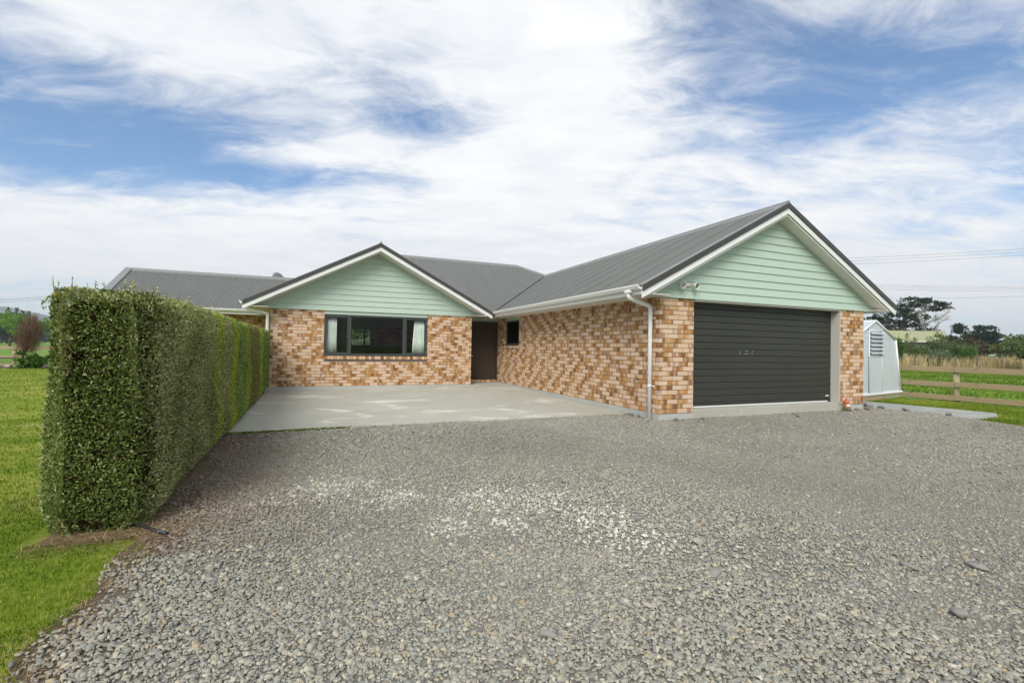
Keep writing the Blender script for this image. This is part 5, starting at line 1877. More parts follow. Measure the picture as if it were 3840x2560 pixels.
for s in (-1, 1):
    obj('arm', MB().tube([(s * 0.06, -0.01, 0.13), (s * 0.088, -0.035, 0.09), (s * 0.05, -0.075, 0.075)], [0.022, 0.02, 0.017], 8), M['red'], gn)
    obj('boot', MB().lathe([(0.0, 0.045), (0.028, 0.035), (0.034, 0.012), (0.034, 0.0), (0.0, 0.0)], (s * 0.036, -0.072, 0), 12), M['black'], gn)

# black irrigation pipe end at the hedge foot
o = obj('irrigation_pipe', MB().tube([(-6.92, -2.72, GRZ + 0.02), (-6.80, -2.83, GRZ + 0.03), (-6.71, -2.93, GRZ + 0.026), (-6.60, -3.04, GRZ + 0.024)], 0.011, 10), M['black'])
tag(o, 'black plastic pipe end poking out from the foot of the hedge', 'pipe')

# ------------------------------------------------------------------ fences
def board_at(name, p0, p1, w_, t_, m, parent, seed=0):
    """rail of height w_, thickness t_ from p0 to p1 (ends at mid height); local x runs along it"""
    p0, p1 = Vector(p0), Vector(p1)
    d = p1 - p0
    L = d.length
    b = MB().bbox(0, L, -t_ / 2, t_ / 2, -w_ / 2, w_ / 2, 0.004)
    o = obj(name, b, m, parent)
    o.location = p0 - Vector(parent.location)
    o.rotation_euler = (0, -math.asin(d.z / L), math.atan2(d.y, d.x))
    return o


fr = empty('rail_fence', (10.68, 0.4, GZ))
tag(fr, 'pale three-rail timber fence right of the greenhouse', 'fence')
posts_y = [1.95, 0.43, -1.75, -3.9]
for a, e in zip(posts_y[:-1], posts_y[1:]):
    for zc, hgt in ((0.735, 0.15), (0.325, 0.145), (-0.045, 0.14)):
        dz = random.uniform(-0.008, 0.008)
        board_at('rail', (10.63, a - 0.004, zc + dz), (10.63, e + 0.004, zc + dz * 0.5), hgt, 0.04, M['wood'], fr)
for y in posts_y:
    o = obj('post', MB().tube([(0, 0, -0.3), (0, 0, 0.93)], 0.075, 14), M['postw'], fr)
    o.location = (10.63 + 0.098 - 10.68, y - 0.4, 0)
fl = empty('rail_fence', (-18, 22.6, GZ))
tag(fl, 'timber three-rail fence behind the left lawn', 'fence')
A, Bp = Vector((-28.0, 24.1, 0)), Vector((-9.0, 21.6, 0))
nb = 8
for k in range(nb):
    p0, p1 = A.lerp(Bp, k / nb), A.lerp(Bp, (k + 1) / nb)
    for zc in (0.785, 0.335, -0.05):
        board_at('rail', (p0.x, p0.y, zc), (p1.x, p1.y, zc), 0.15, 0.04, M['wood'], fl)
for k in range(-1, nb):
    p = A.lerp(Bp, (k + 0.764) / nb)
    o = obj('post', MB().tube([(0, 0, -0.2), (0, 0, 0.93)], 0.085, 12), M['postw'], fl)
    o.location = (p.x + 18 + 0.014, p.y - 22.6 + 0.107, 0)
o = obj('irrigation_pipe', MB().tube([(-27, 23.92, 0.29), (-20.5, 23.06, 0.31), (-18.9, 22.86, 0.31), (-17.8, 22.72, 0.285), (-12, 21.95, 0.28)], 0.013, 8), M['black'])
tag(o, 'thin black pipe tied along the middle rail of the left fence', 'pipe')

# wire fence posts in the dry grass
def aged_post(x, y, h, r, label, group='posts of the wire fence'):
    o = obj('fence_post', MB().tube([(0, 0, -0.3), (random.uniform(-0.02, 0.02), random.uniform(-0.02, 0.02), h)], r, 10), M['oldpost'], None, (x, y, GZ))
    return tag(o, label, 'post', group)


PST = [(*q, 1.78 if q[0] < 30 else 1.62) for q in [(21.92, 7.69, 1.2, 0.055, 'grey post of the wire fence nearest the greenhouse'), (22.72, 7.36, 1.22, 0.055, 'second grey post from the greenhouse along the wire fence'),
       (23.72, 6.94, 1.2, 0.055, 'grey post of the wire fence before the silvery shrub'), (24.64, 6.55, 1.22, 0.055, 'grey post of the wire fence just right of the silvery shrub'),
       (25.72, 6.10, 1.28, 0.07, 'dark post of the wire fence right of the bright green bush'), (33.72, 9.25, 1.25, 0.07, 'far post behind the dark one in the dry grass'),
       (26.85, 5.62, 1.15, 0.07, 'dark post of the wire fence below the pale tank'), (35.08, 8.68, 1.3, 0.07, 'far post under the right end of the pale tank')]]
for q in PST:
    aged_post(CAM[0] + (q[0] - CAM[0]) * q[5], CAM[1] + (q[1] - CAM[1]) * q[5], 1.155 - GZ + (q[2] + GZ - 1.155) * q[5], *q[3:5])
for i, z in enumerate((0.35, 0.65, 0.95)):
    o = obj('fence_wire', MB().tube([(40.0, 20.5, GZ + z), (48.33, 16.9, GZ + z - 0.01), (57.2, 13.0, GZ + z)], 0.006, 4), M['wire'])
    tag(o, ('lowest', 'middle', 'top')[i] + ' wire of the fence in the dry grass', 'wire', 'wires of the fence')

# ------------------------------------------------------------------ greenhouse
gh = empty('greenhouse', (8.87, 1.43, GZ), math.atan2(0.165, 0.986))
tag(gh, 'small white polycarbonate greenhouse with louvres beside the garage', 'greenhouse')
HWB, HWK, ZB, ZK, ZP, LEN = 1.73, 1.36, 0.03 - GZ, 1.58 - GZ, 2.07 - GZ, 3.2
DL, DR, DT, DB = -0.43, 0.41, 1.08 - GZ, 0.06 - GZ
LT = 1.79 - GZ
edge = lambda z: HWB + (HWK - HWB) * (z - ZB) / (ZK - ZB) if z < ZK else HWK * (ZP - z) / (ZP - ZK)
def panel(name, pts, y0=0.0, t=0.006):
    return obj(name, MB().prism([(x, y0, z) for x, z in pts], (0, t, 0)), M['poly'], gh)


panel('wall_panel', [(-HWB, ZB), (DL - 0.01, ZB), (DL - 0.01, ZK - 0.004), (-HWK, ZK - 0.004)])
panel('wall_panel', [(DR + 0.01, ZB), (HWB, ZB), (HWK, ZK - 0.004), (DR + 0.01, ZK - 0.004)])
panel('gable_panel', [(-HWK + 0.01, ZK), (DL - 0.01, ZK), (DL - 0.01, edge(0) and ZP - (ZP - ZK) * (abs(DL) / HWK))], 0.001)
panel('gable_panel', [(DR + 0.01, ZK), (HWK - 0.01, ZK), (DR + 0.01, ZP - (ZP - ZK) * (abs(DR) / HWK))], 0.001)
panel('gable_panel', [(DL, LT + 0.01), (DR, LT + 0.01), (DR, ZP - (ZP - ZK) * (abs(DR) / HWK) - 0.01), (0, ZP - 0.01), (DL, ZP - (ZP - ZK) * (abs(DL) / HWK) - 0.01)])
panel('door', [(DL + 0.01, DB), (DR - 0.01, DB), (DR - 0.01, DT), (DL + 0.01, DT)], -0.012)
for s in (-1, 1):
    obj('side_panel', MB().prism([(s * HWB, 0, ZB), (s * HWB, LEN, ZB), (s * HWK, LEN, ZK), (s * HWK, 0, ZK)], (s * 0.005, 0, 0)), M['poly'], gh)
    obj('roof_panel', MB().prism([(s * (HWK + 0.04), -0.02, ZK - 0.012), (s * (HWK + 0.04), LEN, ZK - 0.012), (0, LEN, ZP + 0.012), (0, -0.02, ZP + 0.012)], (0, 0, 0.006)), M['poly'], gh)
panel('back_panel', [(-HWB, ZB), (HWB, ZB), (HWK, ZK), (0, ZP), (-HWK, ZK)], LEN)
def bar(name, pts, r=0.013):
    return obj(name, MB().tube(pts, r, 6), M['ghframe'], gh)


for s in (-1, 1):
    bar('frame_bar', [(s * HWB, -0.012, ZB), (s * HWK, -0.012, ZK)], 0.028)
    bar('frame_bar', [(s * (HWK + 0.03), -0.02, ZK - 0.01), (0, -0.02, ZP + 0.01)], 0.026)
    bar('eave_bar', [(s * HWK, 0, ZK), (s * HWK, LEN, ZK)], 0.022)
    xj = DL if s < 0 else DR
    o = bar('door_post', [(xj, -0.012, DB), (xj, -0.012, LT)], 0.013)
    bar('stud', [(xj, -0.008, LT), (xj, -0.008, ZP - (ZP - ZK) * abs(xj) / HWK)], 0.010)
for z in (DT, LT):
    bar('rail', [(DL, -0.014, z), (DR, -0.014, z)], 0.014)
bar('ridge_bar', [(0, -0.02, ZP + 0.012), (0, LEN, ZP + 0.012)], 0.022)
obj('sill_strip', MB().bbox(-HWB - 0.06, HWB + 0.06, -0.06, 0.02, ZB - 0.045, ZB + 0.02, 0.012), M['ghframe'], gh)
obj('door_track', MB().bbox(DL - 0.03, DL - 0.012, -0.02, 0.002, DB, DT, 0.003), M['dish'], gh)
obj('door_track', MB().bbox(DR + 0.012, DR + 0.028, -0.02, 0.002, DB, DT, 0.003), M['dish'], gh)
panel('louvre_backing', [(DL + 0.01, DT + 0.02), (DR - 0.01, DT + 0.02), (DR - 0.01, LT - 0.01), (DL + 0.01, LT - 0.01)], 0.05)
for k in range(6):
    z = DT + 0.07 + k * 0.112
    b = MB().prism([(DL + 0.015, -0.075, z), (DL + 0.015, -0.069, z + 0.005), (DL + 0.015, 0.028, z + 0.075), (DL + 0.015, 0.022, z + 0.070)], (DR - DL + 0.05, 0, 0))
    obj('louvre', b, M['poly'], gh)
    bar('louvre_clip', [(DL + 0.015, -0.073, z + 0.001), (DR + 0.075, -0.073, z + 0.001)], 0.006)
obj('base_board', MB().bbox(-HWB - 0.03, HWB + 0.03, -0.035, 0.015, -0.02, ZB - 0.05, 0.006), M['wood'], gh)
obj('base_board', MB().bbox(HWB - 0.01, HWB + 0.03, 0.02, LEN, -0.02, ZB - 0.05, 0.006), M['wood'], gh)
o = obj('garden_hose', MB().tube([Vector((9.05, 1.30, -0.045)), Vector((9.25, 1.27, -0.07)), Vector((9.5, 1.29, -0.075)), Vector((9.75, 1.36, -0.05)), Vector((9.95, 1.42, -0.03)), Vector((10.1, 1.38, -0.08)), Vector((10.25, 1.28, -0.13)), Vector((10.4, 1.2, GZ + 0.012))], 0.011, 8), M['hose'])
tag(o, 'green garden hose draped along the greenhouse base board', 'hose')

# ------------------------------------------------------------------ neighbour's house, tank, wires
nh = empty('neighbour_house', (77.5, 36.6, GZ), math.atan2(-2.27, 5.4))
nh.scale = (1.6, 1.6, 1.6)
tag(nh, 'distant cream house with olive-green metal roof and lattice railing', 'house')
x0, x1 = -7.5, 4.6
obj('wall', MB().box(x0 + 0.4, x1 - 0.5, 0.5, 3.2, 0, 2.1), M['cream'], nh)
rf_ = MB()
rf_.prism([(x0, -0.1, 2.02), (x1, -0.1, 2.02), (x1 + 1.55, 1.75, 3.12), (x0, 1.75, 3.12)], (0, 0, 0.05))
rf_.prism([(x0, 1.75, 3.12), (x1 + 1.55, 1.75, 3.12), (x1 + 3.1, 3.6, 2.02), (x0, 3.6, 2.02)], (0, 0, 0.05))
rfo = obj('roof', rf_, M['olive'], nh)
obj('ridge_cap', MB().box(x0, x1 + 1.5, 1.7, 1.8, 3.155, 3.185), M['olive'], rfo)
obj('gutter', MB().bbox(x0, x1, -0.2, -0.1, 1.98, 2.06, 0.01), M['white'], nh)
fx = -1.15
obj('flue', MB().tube([(fx, 0.55, 2.3), (fx, 0.55, 3.45)], 0.055, 12).tube([(fx, 0.55, 3.42), (fx, 0.55, 3.58)], 0.075, 12), M['chrome'], nh)
for k in range(3):
    xa = 0.2 + k * 0.98 - 0.9
    b = MB()
    b.box(xa, xa + 0.07, -0.35, -0.28, 0.7, 1.75)
    obj('railing_post', b, M['dkwood'], nh)
    for (za, zb) in ((1.0, 1.62), (1.62, 1.0)):
        obj('lattice', MB().tube([(xa + 0.05, -0.30, za), (xa + 0.98, -0.30, zb)], 0.028, 6), M['dkwood'], nh)
obj('rail', MB().box(-0.7, 2.3, -0.36, -0.27, 1.66, 1.73), M['dkwood'], nh)
obj('rail', MB().box(-0.7, 2.3, -0.36, -0.27, 0.90, 0.97), M['dkwood'], nh)
obj('deck', MB().box(-4, 3.5, -0.4, 0.8, 0.6, 0.85), M['cream'], nh)
tk = empty('water_tank', (78.3, 25.3, GZ))
tk.scale = (1.35, 1.35, 0.97)
tag(tk, 'pale green low water tank in the dry grass', 'tank')
obj('body', MB().lathe([(0.0, 0.0), (0.80, 0.0), (0.84, 0.5), (0.82, 1.25)], seg=28), M['tank'], tk)
obj('lid', MB().lathe([(0.82, 1.25), (0.86, 1.27), (0.84, 1.36), (0.7, 1.46), (0.3, 1.52), (0.0, 1.53)], seg=28), M['tank'], tk)


def cable(p0, p1, label, group, ext=(0.5, 0.5), r=0.010, sag=0.25):
    p0, p1 = Vector(p0), Vector(p1)
    d = p1 - p0
    a, e = p0 - d * ext[0], p1 + d * ext[1]
    pts = []
    for i in range(13):
        t = i / 12
        q = a.lerp(e, t)
        q.z -= sag * 4 * t * (1 - t) - sag * 0.75
        pts.append(q)
    o = obj('power_line', MB().tube(pts, r, 4, False), M['wire'])
    return tag(o, label, 'power line', group)


WG = 'power lines'
cable((73.47, 41.15, 16.35), (78.12, 22.95, 14.97), 'topmost power line rising to the right above the garage eave', WG, (0.15, 0.6), 0.018)
cable((74.53, 41.79, 16.10), (79.52, 23.44, 14.80), 'second power line from the top right of the garage gable', WG, (0.15, 0.6), 0.018)
cable((75.60, 42.43, 15.75), (80.92, 23.94, 14.60), 'third power line from the top right of the garage gable', WG, (0.15, 0.6), 0.018)
cable((126.87, 67.5, 18.77), (162.15, 52.7, 18.85), 'upper of three level power lines above the macrocarpa', WG, (0.5, 0.5), 0.028)
cable((126.88, 67.51, 18.25), (162.16, 52.7, 18.40), 'middle of three level power lines above the macrocarpa', WG, (0.5, 0.5), 0.028)
cable((126.89, 67.51, 17.72), (162.17, 52.7, 17.74), 'lower of three level power lines above the macrocarpa', WG, (0.5, 0.5), 0.028)
cable((123.67, 58.07, 14.26), (120.22, 37.85, 12.65), 'lowest single power line crossing the macrocarpa top', WG, (0.5, 0.5), 0.024)
for i, (za, zb) in enumerate(((8.94, 9.62), (8.68, 9.34), (8.35, 9.05))):
    cable((-62.34, 114.53, za), (-53.68, 110.88, zb), ('top', 'middle', 'bottom')[i] + ' power line left of the hedge', WG, (1.0, 3.0), 0.022, 0.1)

# ------------------------------------------------------------------ trees and shrubs
def crown_mesh(blobs, leaf, elong=1.8, up=0.3, flat=0.0, clump=None):
    """leaf faces through a set of ellipsoids: (x, y, z, rx, ry, rz, count)"""
    V, F, T, off = [], [], [], 0
    for (x, y, z, rx, ry, rz, n) in blobs:
        k = max(3, n // (clump or 26))
        d = rand_unit(k) * (RNG.uniform(0.25, 1.0, k) ** 0.45)[:, None]
        cc = d * np.array([rx, ry, rz])
        idx = RNG.integers(0, k, n)
        spread = np.array([rx, ry, rz]) * (0.32 if k < 20 else 0.20)
        c = cc[idx] + RNG.normal(0, 1, (n, 3)) * spread * 0.6
        dn = c / np.array([rx, ry, rz])
        rr = np.linalg.norm(dn, axis=1)
        dirv = dn * 0.6 + rand_unit(n) * 0.9 + np.array([0, 0, up])
        dirv /= np.linalg.norm(dirv, axis=1, keepdims=True)
        nrm = rand_unit(n) + np.array([0, 0, 0.8])
        L = leaf * RNG.uniform(0.6, 1.4, n)
        v, f = leaf_quads(c + np.array([x, y, z]), dirv, nrm, L, L / elong)
        ct = RNG.uniform(-0.2, 0.2, k)
        tone = np.clip(0.45 + ct[idx] + RNG.normal(0, 0.12, n), 0, 1)
        V.append(v)
        F.append(f + off)
        T.append(np.repeat(tone, 2))
        off += len(v)
    return np_mesh('crown', np.concatenate(V), np.concatenate(F), {'tone': np.concatenate(T)})


def plant(name, label, cat, loc, blobs, mat, leaf, stems, bark='bark', group=None, elong=1.8, up=0.3, rz=0.0):
    t = empty(name, loc, rz)
    tag(t, label, cat, group)
    link('crown', crown_mesh(blobs, leaf, elong, up), LEAF[mat], t)
    for s in stems:
        obj('trunk' if s[0] == 't' else 'limb', MB().tube(s[1], s[2], 8 if s[0] == 't' else 6), M[bark], t)
    return t


R_ = random.uniform
# macrocarpa behind the neighbour's house (local x runs to the right as seen)
mr = math.atan2(-math.sin(YAW + 0.68), math.cos(YAW + 0.68))
TX, TY = 103.7, 49.9
tiers = [(1.5, 0, 9.3, 1.9, 1.5, 0.40, 700), (3.0, 0, 8.55, 2.2, 1.4, 0.38, 760), (3.9, 0.2, 8.0, 1.4, 1.2, 0.3, 380), (-0.2, 0.3, 8.3, 1.9, 1.5, 0.5, 700), (0.5, -0.3, 7.3, 1.8, 1.5, 0.45, 600),
         (1.8, 0, 6.7, 1.6, 1.4, 0.45, 520), (-2.0, 0, 6.9, 2.0, 1.5, 0.42, 620), (-3.6, 0.2, 6.3, 2.0, 1.5, 0.42, 620), (-1.2, 0, 5.8, 2.2, 1.6, 0.5, 700), (-4.6, 0, 5.2, 2.0, 1.5, 0.5, 560),
         (1.2, 0.2, 5.7, 1.9, 1.5, 0.5, 600), (-2.4, 0.3, 4.6, 2.6, 1.8, 0.8, 900), (0.8, 0.2, 4.5, 2.8, 1.8, 0.8, 900), (3.0, 0.2, 4.3, 1.2, 1.2, 0.6, 350), (-0.5, 0, 3.4, 4.5, 2.0, 0.9, 1200)]
limbs = [('t', [(0, 0, -0.2), (-0.2, 0, 2.5), (0.1, 0, 5.0), (0.6, 0, 7.0), (1.2, 0, 8.8)], [0.55, 0.45, 0.34, 0.22, 0.08])]
for (x, y, z, *_r0) in tiers[:12]:
    zb = max(2.2, z - R_(1.2, 2.2))
    xb = 0.1 + 0.13 * max(0, zb - 5)
    limbs.append(('l', [(xb, 0, zb), ((xb + x) / 2, y / 2, (zb + z) / 2 + 0.25), (x, y, z - 0.12), (x + 0.5 * (1 if x > 0 else -1), y, z)], [0.13, 0.10, 0.06, 0.02]))
plant('macrocarpa_tree', 'tall dark macrocarpa with flat tiers of foliage behind the olive roof', 'tree', (TX, TY, GZ), tiers, 'pine', 0.30, limbs, rz=mr, elong=2.0, up=0.1).scale = (1.37, 1.37, 1.30)

# bare dead tree beside it
def branches(b, p, d, L, r, depth, rg):
    q = p + d * L
    mid = (p + q) / 2 + Vector((rg.uniform(-1, 1), rg.uniform(-1, 1), rg.uniform(-0.3, 0.6))) * L * 0.08
    b.tube([p, mid, q], [r, r * 0.85, r * 0.66], 5 if depth > 2 else 4, False)
    if depth == 0:
        return
    for _ in range(rg.choice((2, 3, 3)) if depth > 1 else 3):
        nd = (d + Vector((rg.gauss(0, 0.42) + 0.10, rg.gauss(0, 0.42), rg.gauss(0.08, 0.30)))).normalized()
        branches(b, p + (q - p) * rg.uniform(0.6, 1.0), nd, L * rg.uniform(0.58, 0.82), r * 0.58, depth - 1, rg)


dt = empty('dead_tree', (102.5, 44.7, GZ), mr)
dt.scale = (1.37, 1.37, 1.32)
tag(dt, 'bare grey dead tree right of the macrocarpa', 'tree')
rg = random.Random(21)
obj('trunk', MB().tube([(0.2, 0, -0.2), (0.25, 0, 2.0), (0.0, 0, 4.2)], [0.26, 0.22, 0.17], 8), M['palebark'], dt)
b = MB()
branches(b, Vector((0.0, 0, 4.0)), Vector((-0.45, 0, 1)).normalized(), 2.0, 0.13, 4, rg)
branches(b, Vector((0.1, 0, 3.4)), Vector((0.55, 0, 0.8)).normalized(), 1.5, 0.10, 4, rg)
branches(b, Vector((-0.5, 0, 5.2)), Vector((0.85, 0, 0.45)).normalized(), 1.5, 0.08, 4, rg)
obj('branches', b, M['palebark'], dt)


def bush(name, label, x, y, h, wx, wy, n, mat, leaf, seed, group=None, elong=1.9, up=0.3, cat='shrub', lobes=6):
    rg = random.Random(seed)
    bl = []
    for i in range(lobes):
        a = rg.uniform(0, 6.28)
        k = rg.uniform(0.15, 0.62)
        zz_ = h * rg.uniform(0.32, 0.74)
        bl.append((wx * k * math.cos(a), wy * k * math.sin(a), zz_, wx * rg.uniform(0.34, 0.55), wy * rg.uniform(0.34, 0.55), min(h * rg.uniform(0.2, 0.34), zz_), n // lobes))
    bl.append((0, 0, h * 0.36, wx * 0.8, wy * 0.8, h * 0.36, n // 3))
    st = [('t', [(0, 0, -0.1), (rg.uniform(-0.1, 0.1), 0, h * 0.4), (rg.uniform(-0.2, 0.2), 0, h * 0.75)], [0.03 * h, 0.02 * h, 0.008 * h])]
    for i in range(3):
        a = rg.uniform(0, 6.28)
        st.append(('l', [(0, 0, h * 0.15), (wx * 0.3 * math.cos(a), wy * 0.3 * math.sin(a), h * 0.45), (wx * 0.6 * math.cos(a), wy * 0.6 * math.sin(a), h * 0.7)], [0.016 * h, 0.012 * h, 0.004 * h]))
    return plant(name, label, cat, (x, y, GZ), bl, mat, leaf, st, group=group, elong=elong, up=up)


bush('shrub', 'large olive-green shrub in front of the olive-roofed house', 58.6, 22.5, 4.1, 2.6, 2.2, 4800, 'olive', 0.17, 1, elong=2.6)
bush('shrub', 'rounded olive shrub against the left flank of the largest shrub', 56.2, 23.2, 2.7, 1.6, 1.5, 2200, 'olive', 0.16, 2, elong=2.6)
bush('shrub', 'dull olive shrub on the right flank of the largest shrub', 61.0, 21.4, 3.3, 1.8, 1.6, 2400, 'olive', 0.16, 12, elong=2.6)
bush('shrub', 'khaki spiky shrub left of the big olive shrub', 56.6, 24.6, 3.5, 0.9, 0.9, 1200, 'yellowish', 0.26, 3, elong=5, up=0.9)
bush('shrub', 'silvery grey-green shrub at the wire fence', 49.5, 18.7, 1.75, 1.35, 1.2, 2600, 'silver', 0.17, 4, elong=3.2, up=0.6)
bush('shrub', 'bright green rounded shrub right of the olive ones', 58.7, 20.4, 2.35, 1.25, 1.2, 1800, 'bright', 0.16, 5)
bush('shrub', 'feathery green shrub showing past the greenhouse corner', 47.3, 21.1, 3.1, 0.75, 0.7, 1300, 'bright', 0.24, 6, elong=4, up=0.4)
G2 = 'distant scrub on the right'
bush('shrub', 'rusty brown scrub below the distant pines', 84.8, 31.2, 4.0, 3.2, 2.4, 1900, 'brown', 0.36, 7, G2)
bush('shrub', 'rusty brown scrub, second clump below the distant pines', 84.2, 29.3, 3.6, 2.6, 2.2, 1600, 'brown', 0.34, 8, G2)
bush('shrub', 'brownish scrub joining the big olive shrub to the distant pines', 82.0, 33.4, 4.2, 2.6, 2.2, 1500, 'brown', 0.34, 18, G2)
bush('shrub', 'yellow-green clump right of the rusty scrub', 83.6, 27.3, 3.3, 1.8, 1.8, 1200, 'yellowish', 0.32, 9, G2)
bush('shrub', 'dark olive scrub at the right edge of the dry grass', 77.3, 23.5, 4.0, 3.0, 2.4, 2000, 'olive', 0.34, 10, G2)
bush('shrub', 'dark olive scrub running out of frame on the right', 78.6, 20.6, 3.8, 2.6, 2.4, 1500, 'olive', 0.34, 11, G2)
bush('shrub', 'low green shrub at the far right beside the dry grass', 52.0, 13.2, 2.4, 1.0, 1.0, 900, 'olive', 0.22, 13, G2)


def pine(label, x, y, h, wx, seed, n=1500, group='distant pines'):
    rg = random.Random(seed)
    bl = []
    for i in range(9):
        t = rg.uniform(0.35, 1.0)
        bl.append((rg.uniform(-1, 1) * wx * (1.25 - t * 0.8), rg.uniform(-1, 1) * wx * 0.5, h * t, wx * rg.uniform(0.35, 0.6), wx * 0.45, h * 0.07, n // 9))
    bl.append((0, 0, h * 0.42, wx * 1.0, wx * 0.6, h * 0.26, n // 2))
    st = [('t', [(0, 0, -0.2), (0.1, 0, h * 0.5), (0.0, 0, h * 0.95)], [0.3, 0.2, 0.06])]
    for q in bl[:6]:
        st.append(('l', [(0.05, 0, q[2] * 0.75), (q[0] * 0.6, q[1] * 0.6, q[2] * 0.95), (q[0], q[1], q[2])], [0.09, 0.06, 0.02]))
    return plant('pine_tree', label, 'tree', (x, y, GZ), bl, 'pine', 0.5, st, group=group, rz=mr, up=0.1)


pine('distant spreading pine nearest the olive roof', 138.8, 57.3, 7.4, 3.4, 31, 1300)
pine('distant pine with a gap under its crown', 135.2, 53.4, 7.9, 3.0, 32, 1500)
pine('tallest distant pine on the right skyline', 132.2, 49.2, 7.7, 3.8, 33, 2000)
pine('distant pine sloping down to the right', 134.3, 48.2, 6.2, 3.4, 34, 1500)
# far tree line, both sides, reads as one mass
V, F, T, off = [], [], [], 0
for k in range(150):
    s_ = k / 149
    x, y = 250 + 260 * s_, 330 - 360 * s_
    bl = [(0, 0, 5 + R_(-1, 1.5), 6, 3, 4.5 + R_(-1, 2.5), 60)]
    me = crown_mesh(bl, 2.2, 1.4)
    vv = np.empty(len(me.vertices) * 3, np.float32)
    me.vertices.foreach_get('co', vv)
    vv = vv.reshape(-1, 3) + np.array([x, y, GZ])
    V.append(vv)
    F.append(np.arange(len(vv)).reshape(-1, 4)[:, [0, 1, 2, 0, 2, 3]].reshape(-1, 3) + off)
    T.append(RNG.uniform(0.2, 0.8, len(vv) // 2))
    off += len(vv)
    bpy.data.meshes.remove(me)
for k in range(90):
    s_ = k / 89
    x, y = -330 + 250 * s_, 330 + 40 * s_
    bl = [(0, 0, 3.4 + R_(-1, 1.2), 6, 3, 3.4 + R_(-1, 1), 60)]
    me = crown_mesh(bl, 2.2, 1.4)
    vv = np.empty(len(me.vertices) * 3, np.float32)
    me.vertices.foreach_get('co', vv)
    vv = vv.reshape(-1, 3) + np.array([x, y, GZ])
    V.append(vv)
    F.append(np.arange(len(vv)).reshape(-1, 4)[:, [0, 1, 2, 0, 2, 3]].reshape(-1, 3) + off)
    T.append(RNG.uniform(0.2, 0.8, len(vv) // 2))
    off += len(vv)
    bpy.data.meshes.remove(me)
o = kind(link('treeline', np_mesh('treeline', np.concatenate(V), np.concatenate(F), {'tone': np.concatenate(T)}), LEAF['pine']), 'stuff')
o['label'], o['category'] = 'far dark line of trees along the horizon', 'trees'

# left background
def round_tree(label, x, y, h, w_, mat, leaf, seed, n, trunk_h, group=None):
    rg = random.Random(seed)
    bl = []
    for i in range(8):
        a = rg.uniform(0, 6.28)
        k = rg.uniform(0.1, 0.6)
        bl.append((w_ * k * math.cos(a), w_ * k * math.sin(a), trunk_h + (h - trunk_h) * rg.uniform(0.25, 0.8), w_ * 0.5, w_ * 0.5, (h - trunk_h) * 0.24, n // 8))
    st = [('t', [(0, 0, -0.2), (0.05, 0, trunk_h), (0, 0, h * 0.8)], [0.035 * h, 0.028 * h, 0.006 * h])]
    for i in range(4):
        a = rg.uniform(0, 6.28)
        st.append(('l', [(0, 0, trunk_h * 0.9), (w_ * 0.3 * math.cos(a), w_ * 0.3 * math.sin(a), trunk_h + 0.3 * (h - trunk_h)), (w_ * 0.55 * math.cos(a), w_ * 0.55 * math.sin(a), h * 0.75)], [0.015 * h, 0.01 * h, 0.003 * h]))
    return plant('leafy_tree', label, 'tree', (x, y, GZ), bl, mat, leaf, st, group=group)


round_tree('lime-green young tree beyond the left fence, the left one of two', -66.5, 127.2, 6.9, 2.3, 'lime', 0.42, 51, 1500, 1.7, 'lime-green trees')
round_tree('lime-green young tree beyond the left fence, the right one of two', -63.3, 124.0, 6.4, 2.6, 'lime', 0.42, 52, 1500, 1.7, 'lime-green trees')
round_tree('yellow-green tree behind the brown wispy tree', -57.5, 122.0, 6.3, 2.6, 'lime', 0.42, 53, 1400, 1.8, 'lime-green trees')


def conifer(label, x, y, h, w_, seed, n=800):
    rg = random.Random(seed)
    bl = []
    for i in range(10):
        t = i / 9
        bl.append((rg.uniform(-0.2, 0.2) * w_, rg.uniform(-0.2, 0.2) * w_, h * (0.12 + 0.85 * t), w_ * (1.05 - t) * rg.uniform(0.8, 1.2), w_ * (1.05 - t), h * 0.06, int(n * (1.3 - t) / 8)))
    return plant('conifer', label, 'tree', (x, y, GZ), bl, 'pine', 0.6, [('t', [(0, 0, -0.2), (0, 0, h * 0.97)], [0.25, 0.05])], group='dark conifers on the left skyline', up=-0.1)


conifer('dark conifer at the left picture edge', -105.5, 208.5, 10.8, 3.6, 61, 1100)
conifer('second dark conifer from the left edge, the taller tip', -103.9, 208.0, 12.0, 2.4, 62)
conifer('tall dark conifer above the lime-green trees', -100.9, 206.6, 12.0, 2.6, 63)
conifer('dark conifer between the tall one and the brown tree', -99.0, 206.0, 10.8, 2.2, 64)
conifer('dark conifer just left of the brown wispy tree', -97.2, 205.1, 10.9, 2.2, 65)
round_tree('dark broad tree behind the lime-green trees', -86.0, 165.0, 8.4, 4.6, 'pine', 0.6, 66, 1600, 1.2)

# brown wispy tree by the left fence
bt = empty('wispy_tree', (-18.1, 21.5, GZ))
tag(bt, 'leafless brown wispy tree in front of the left fence', 'tree')
obj('trunk', MB().tube([(-0.12, 0, -0.1), (0.0, 0, 0.35), (0.08, 0, 0.75), (0.12, 0, 1.2)], [0.045, 0.04, 0.032, 0.02], 8), M['twigbark'], bt)
n = 4200
cdir = rand_unit(n) * (RNG.uniform(0, 1, n) ** 0.42)[:, None]
p0 = np.c_[0.22 + 0.42 * cdir[:, 0] + 0.10 * cdir[:, 2], 0.36 * cdir[:, 1], 1.42 + 0.98 * cdir[:, 2]]
ctr = np.array([0.12, 0, 0.7])
dd_ = (p0 - ctr) / np.linalg.norm(p0 - ctr, axis=1, keepdims=True)
dd_ = dd_ * 0.55 + rand_unit(n) * 0.55 + np.array([0.0, 0, 0.45])
dd_ /= np.linalg.norm(dd_, axis=1, keepdims=True)
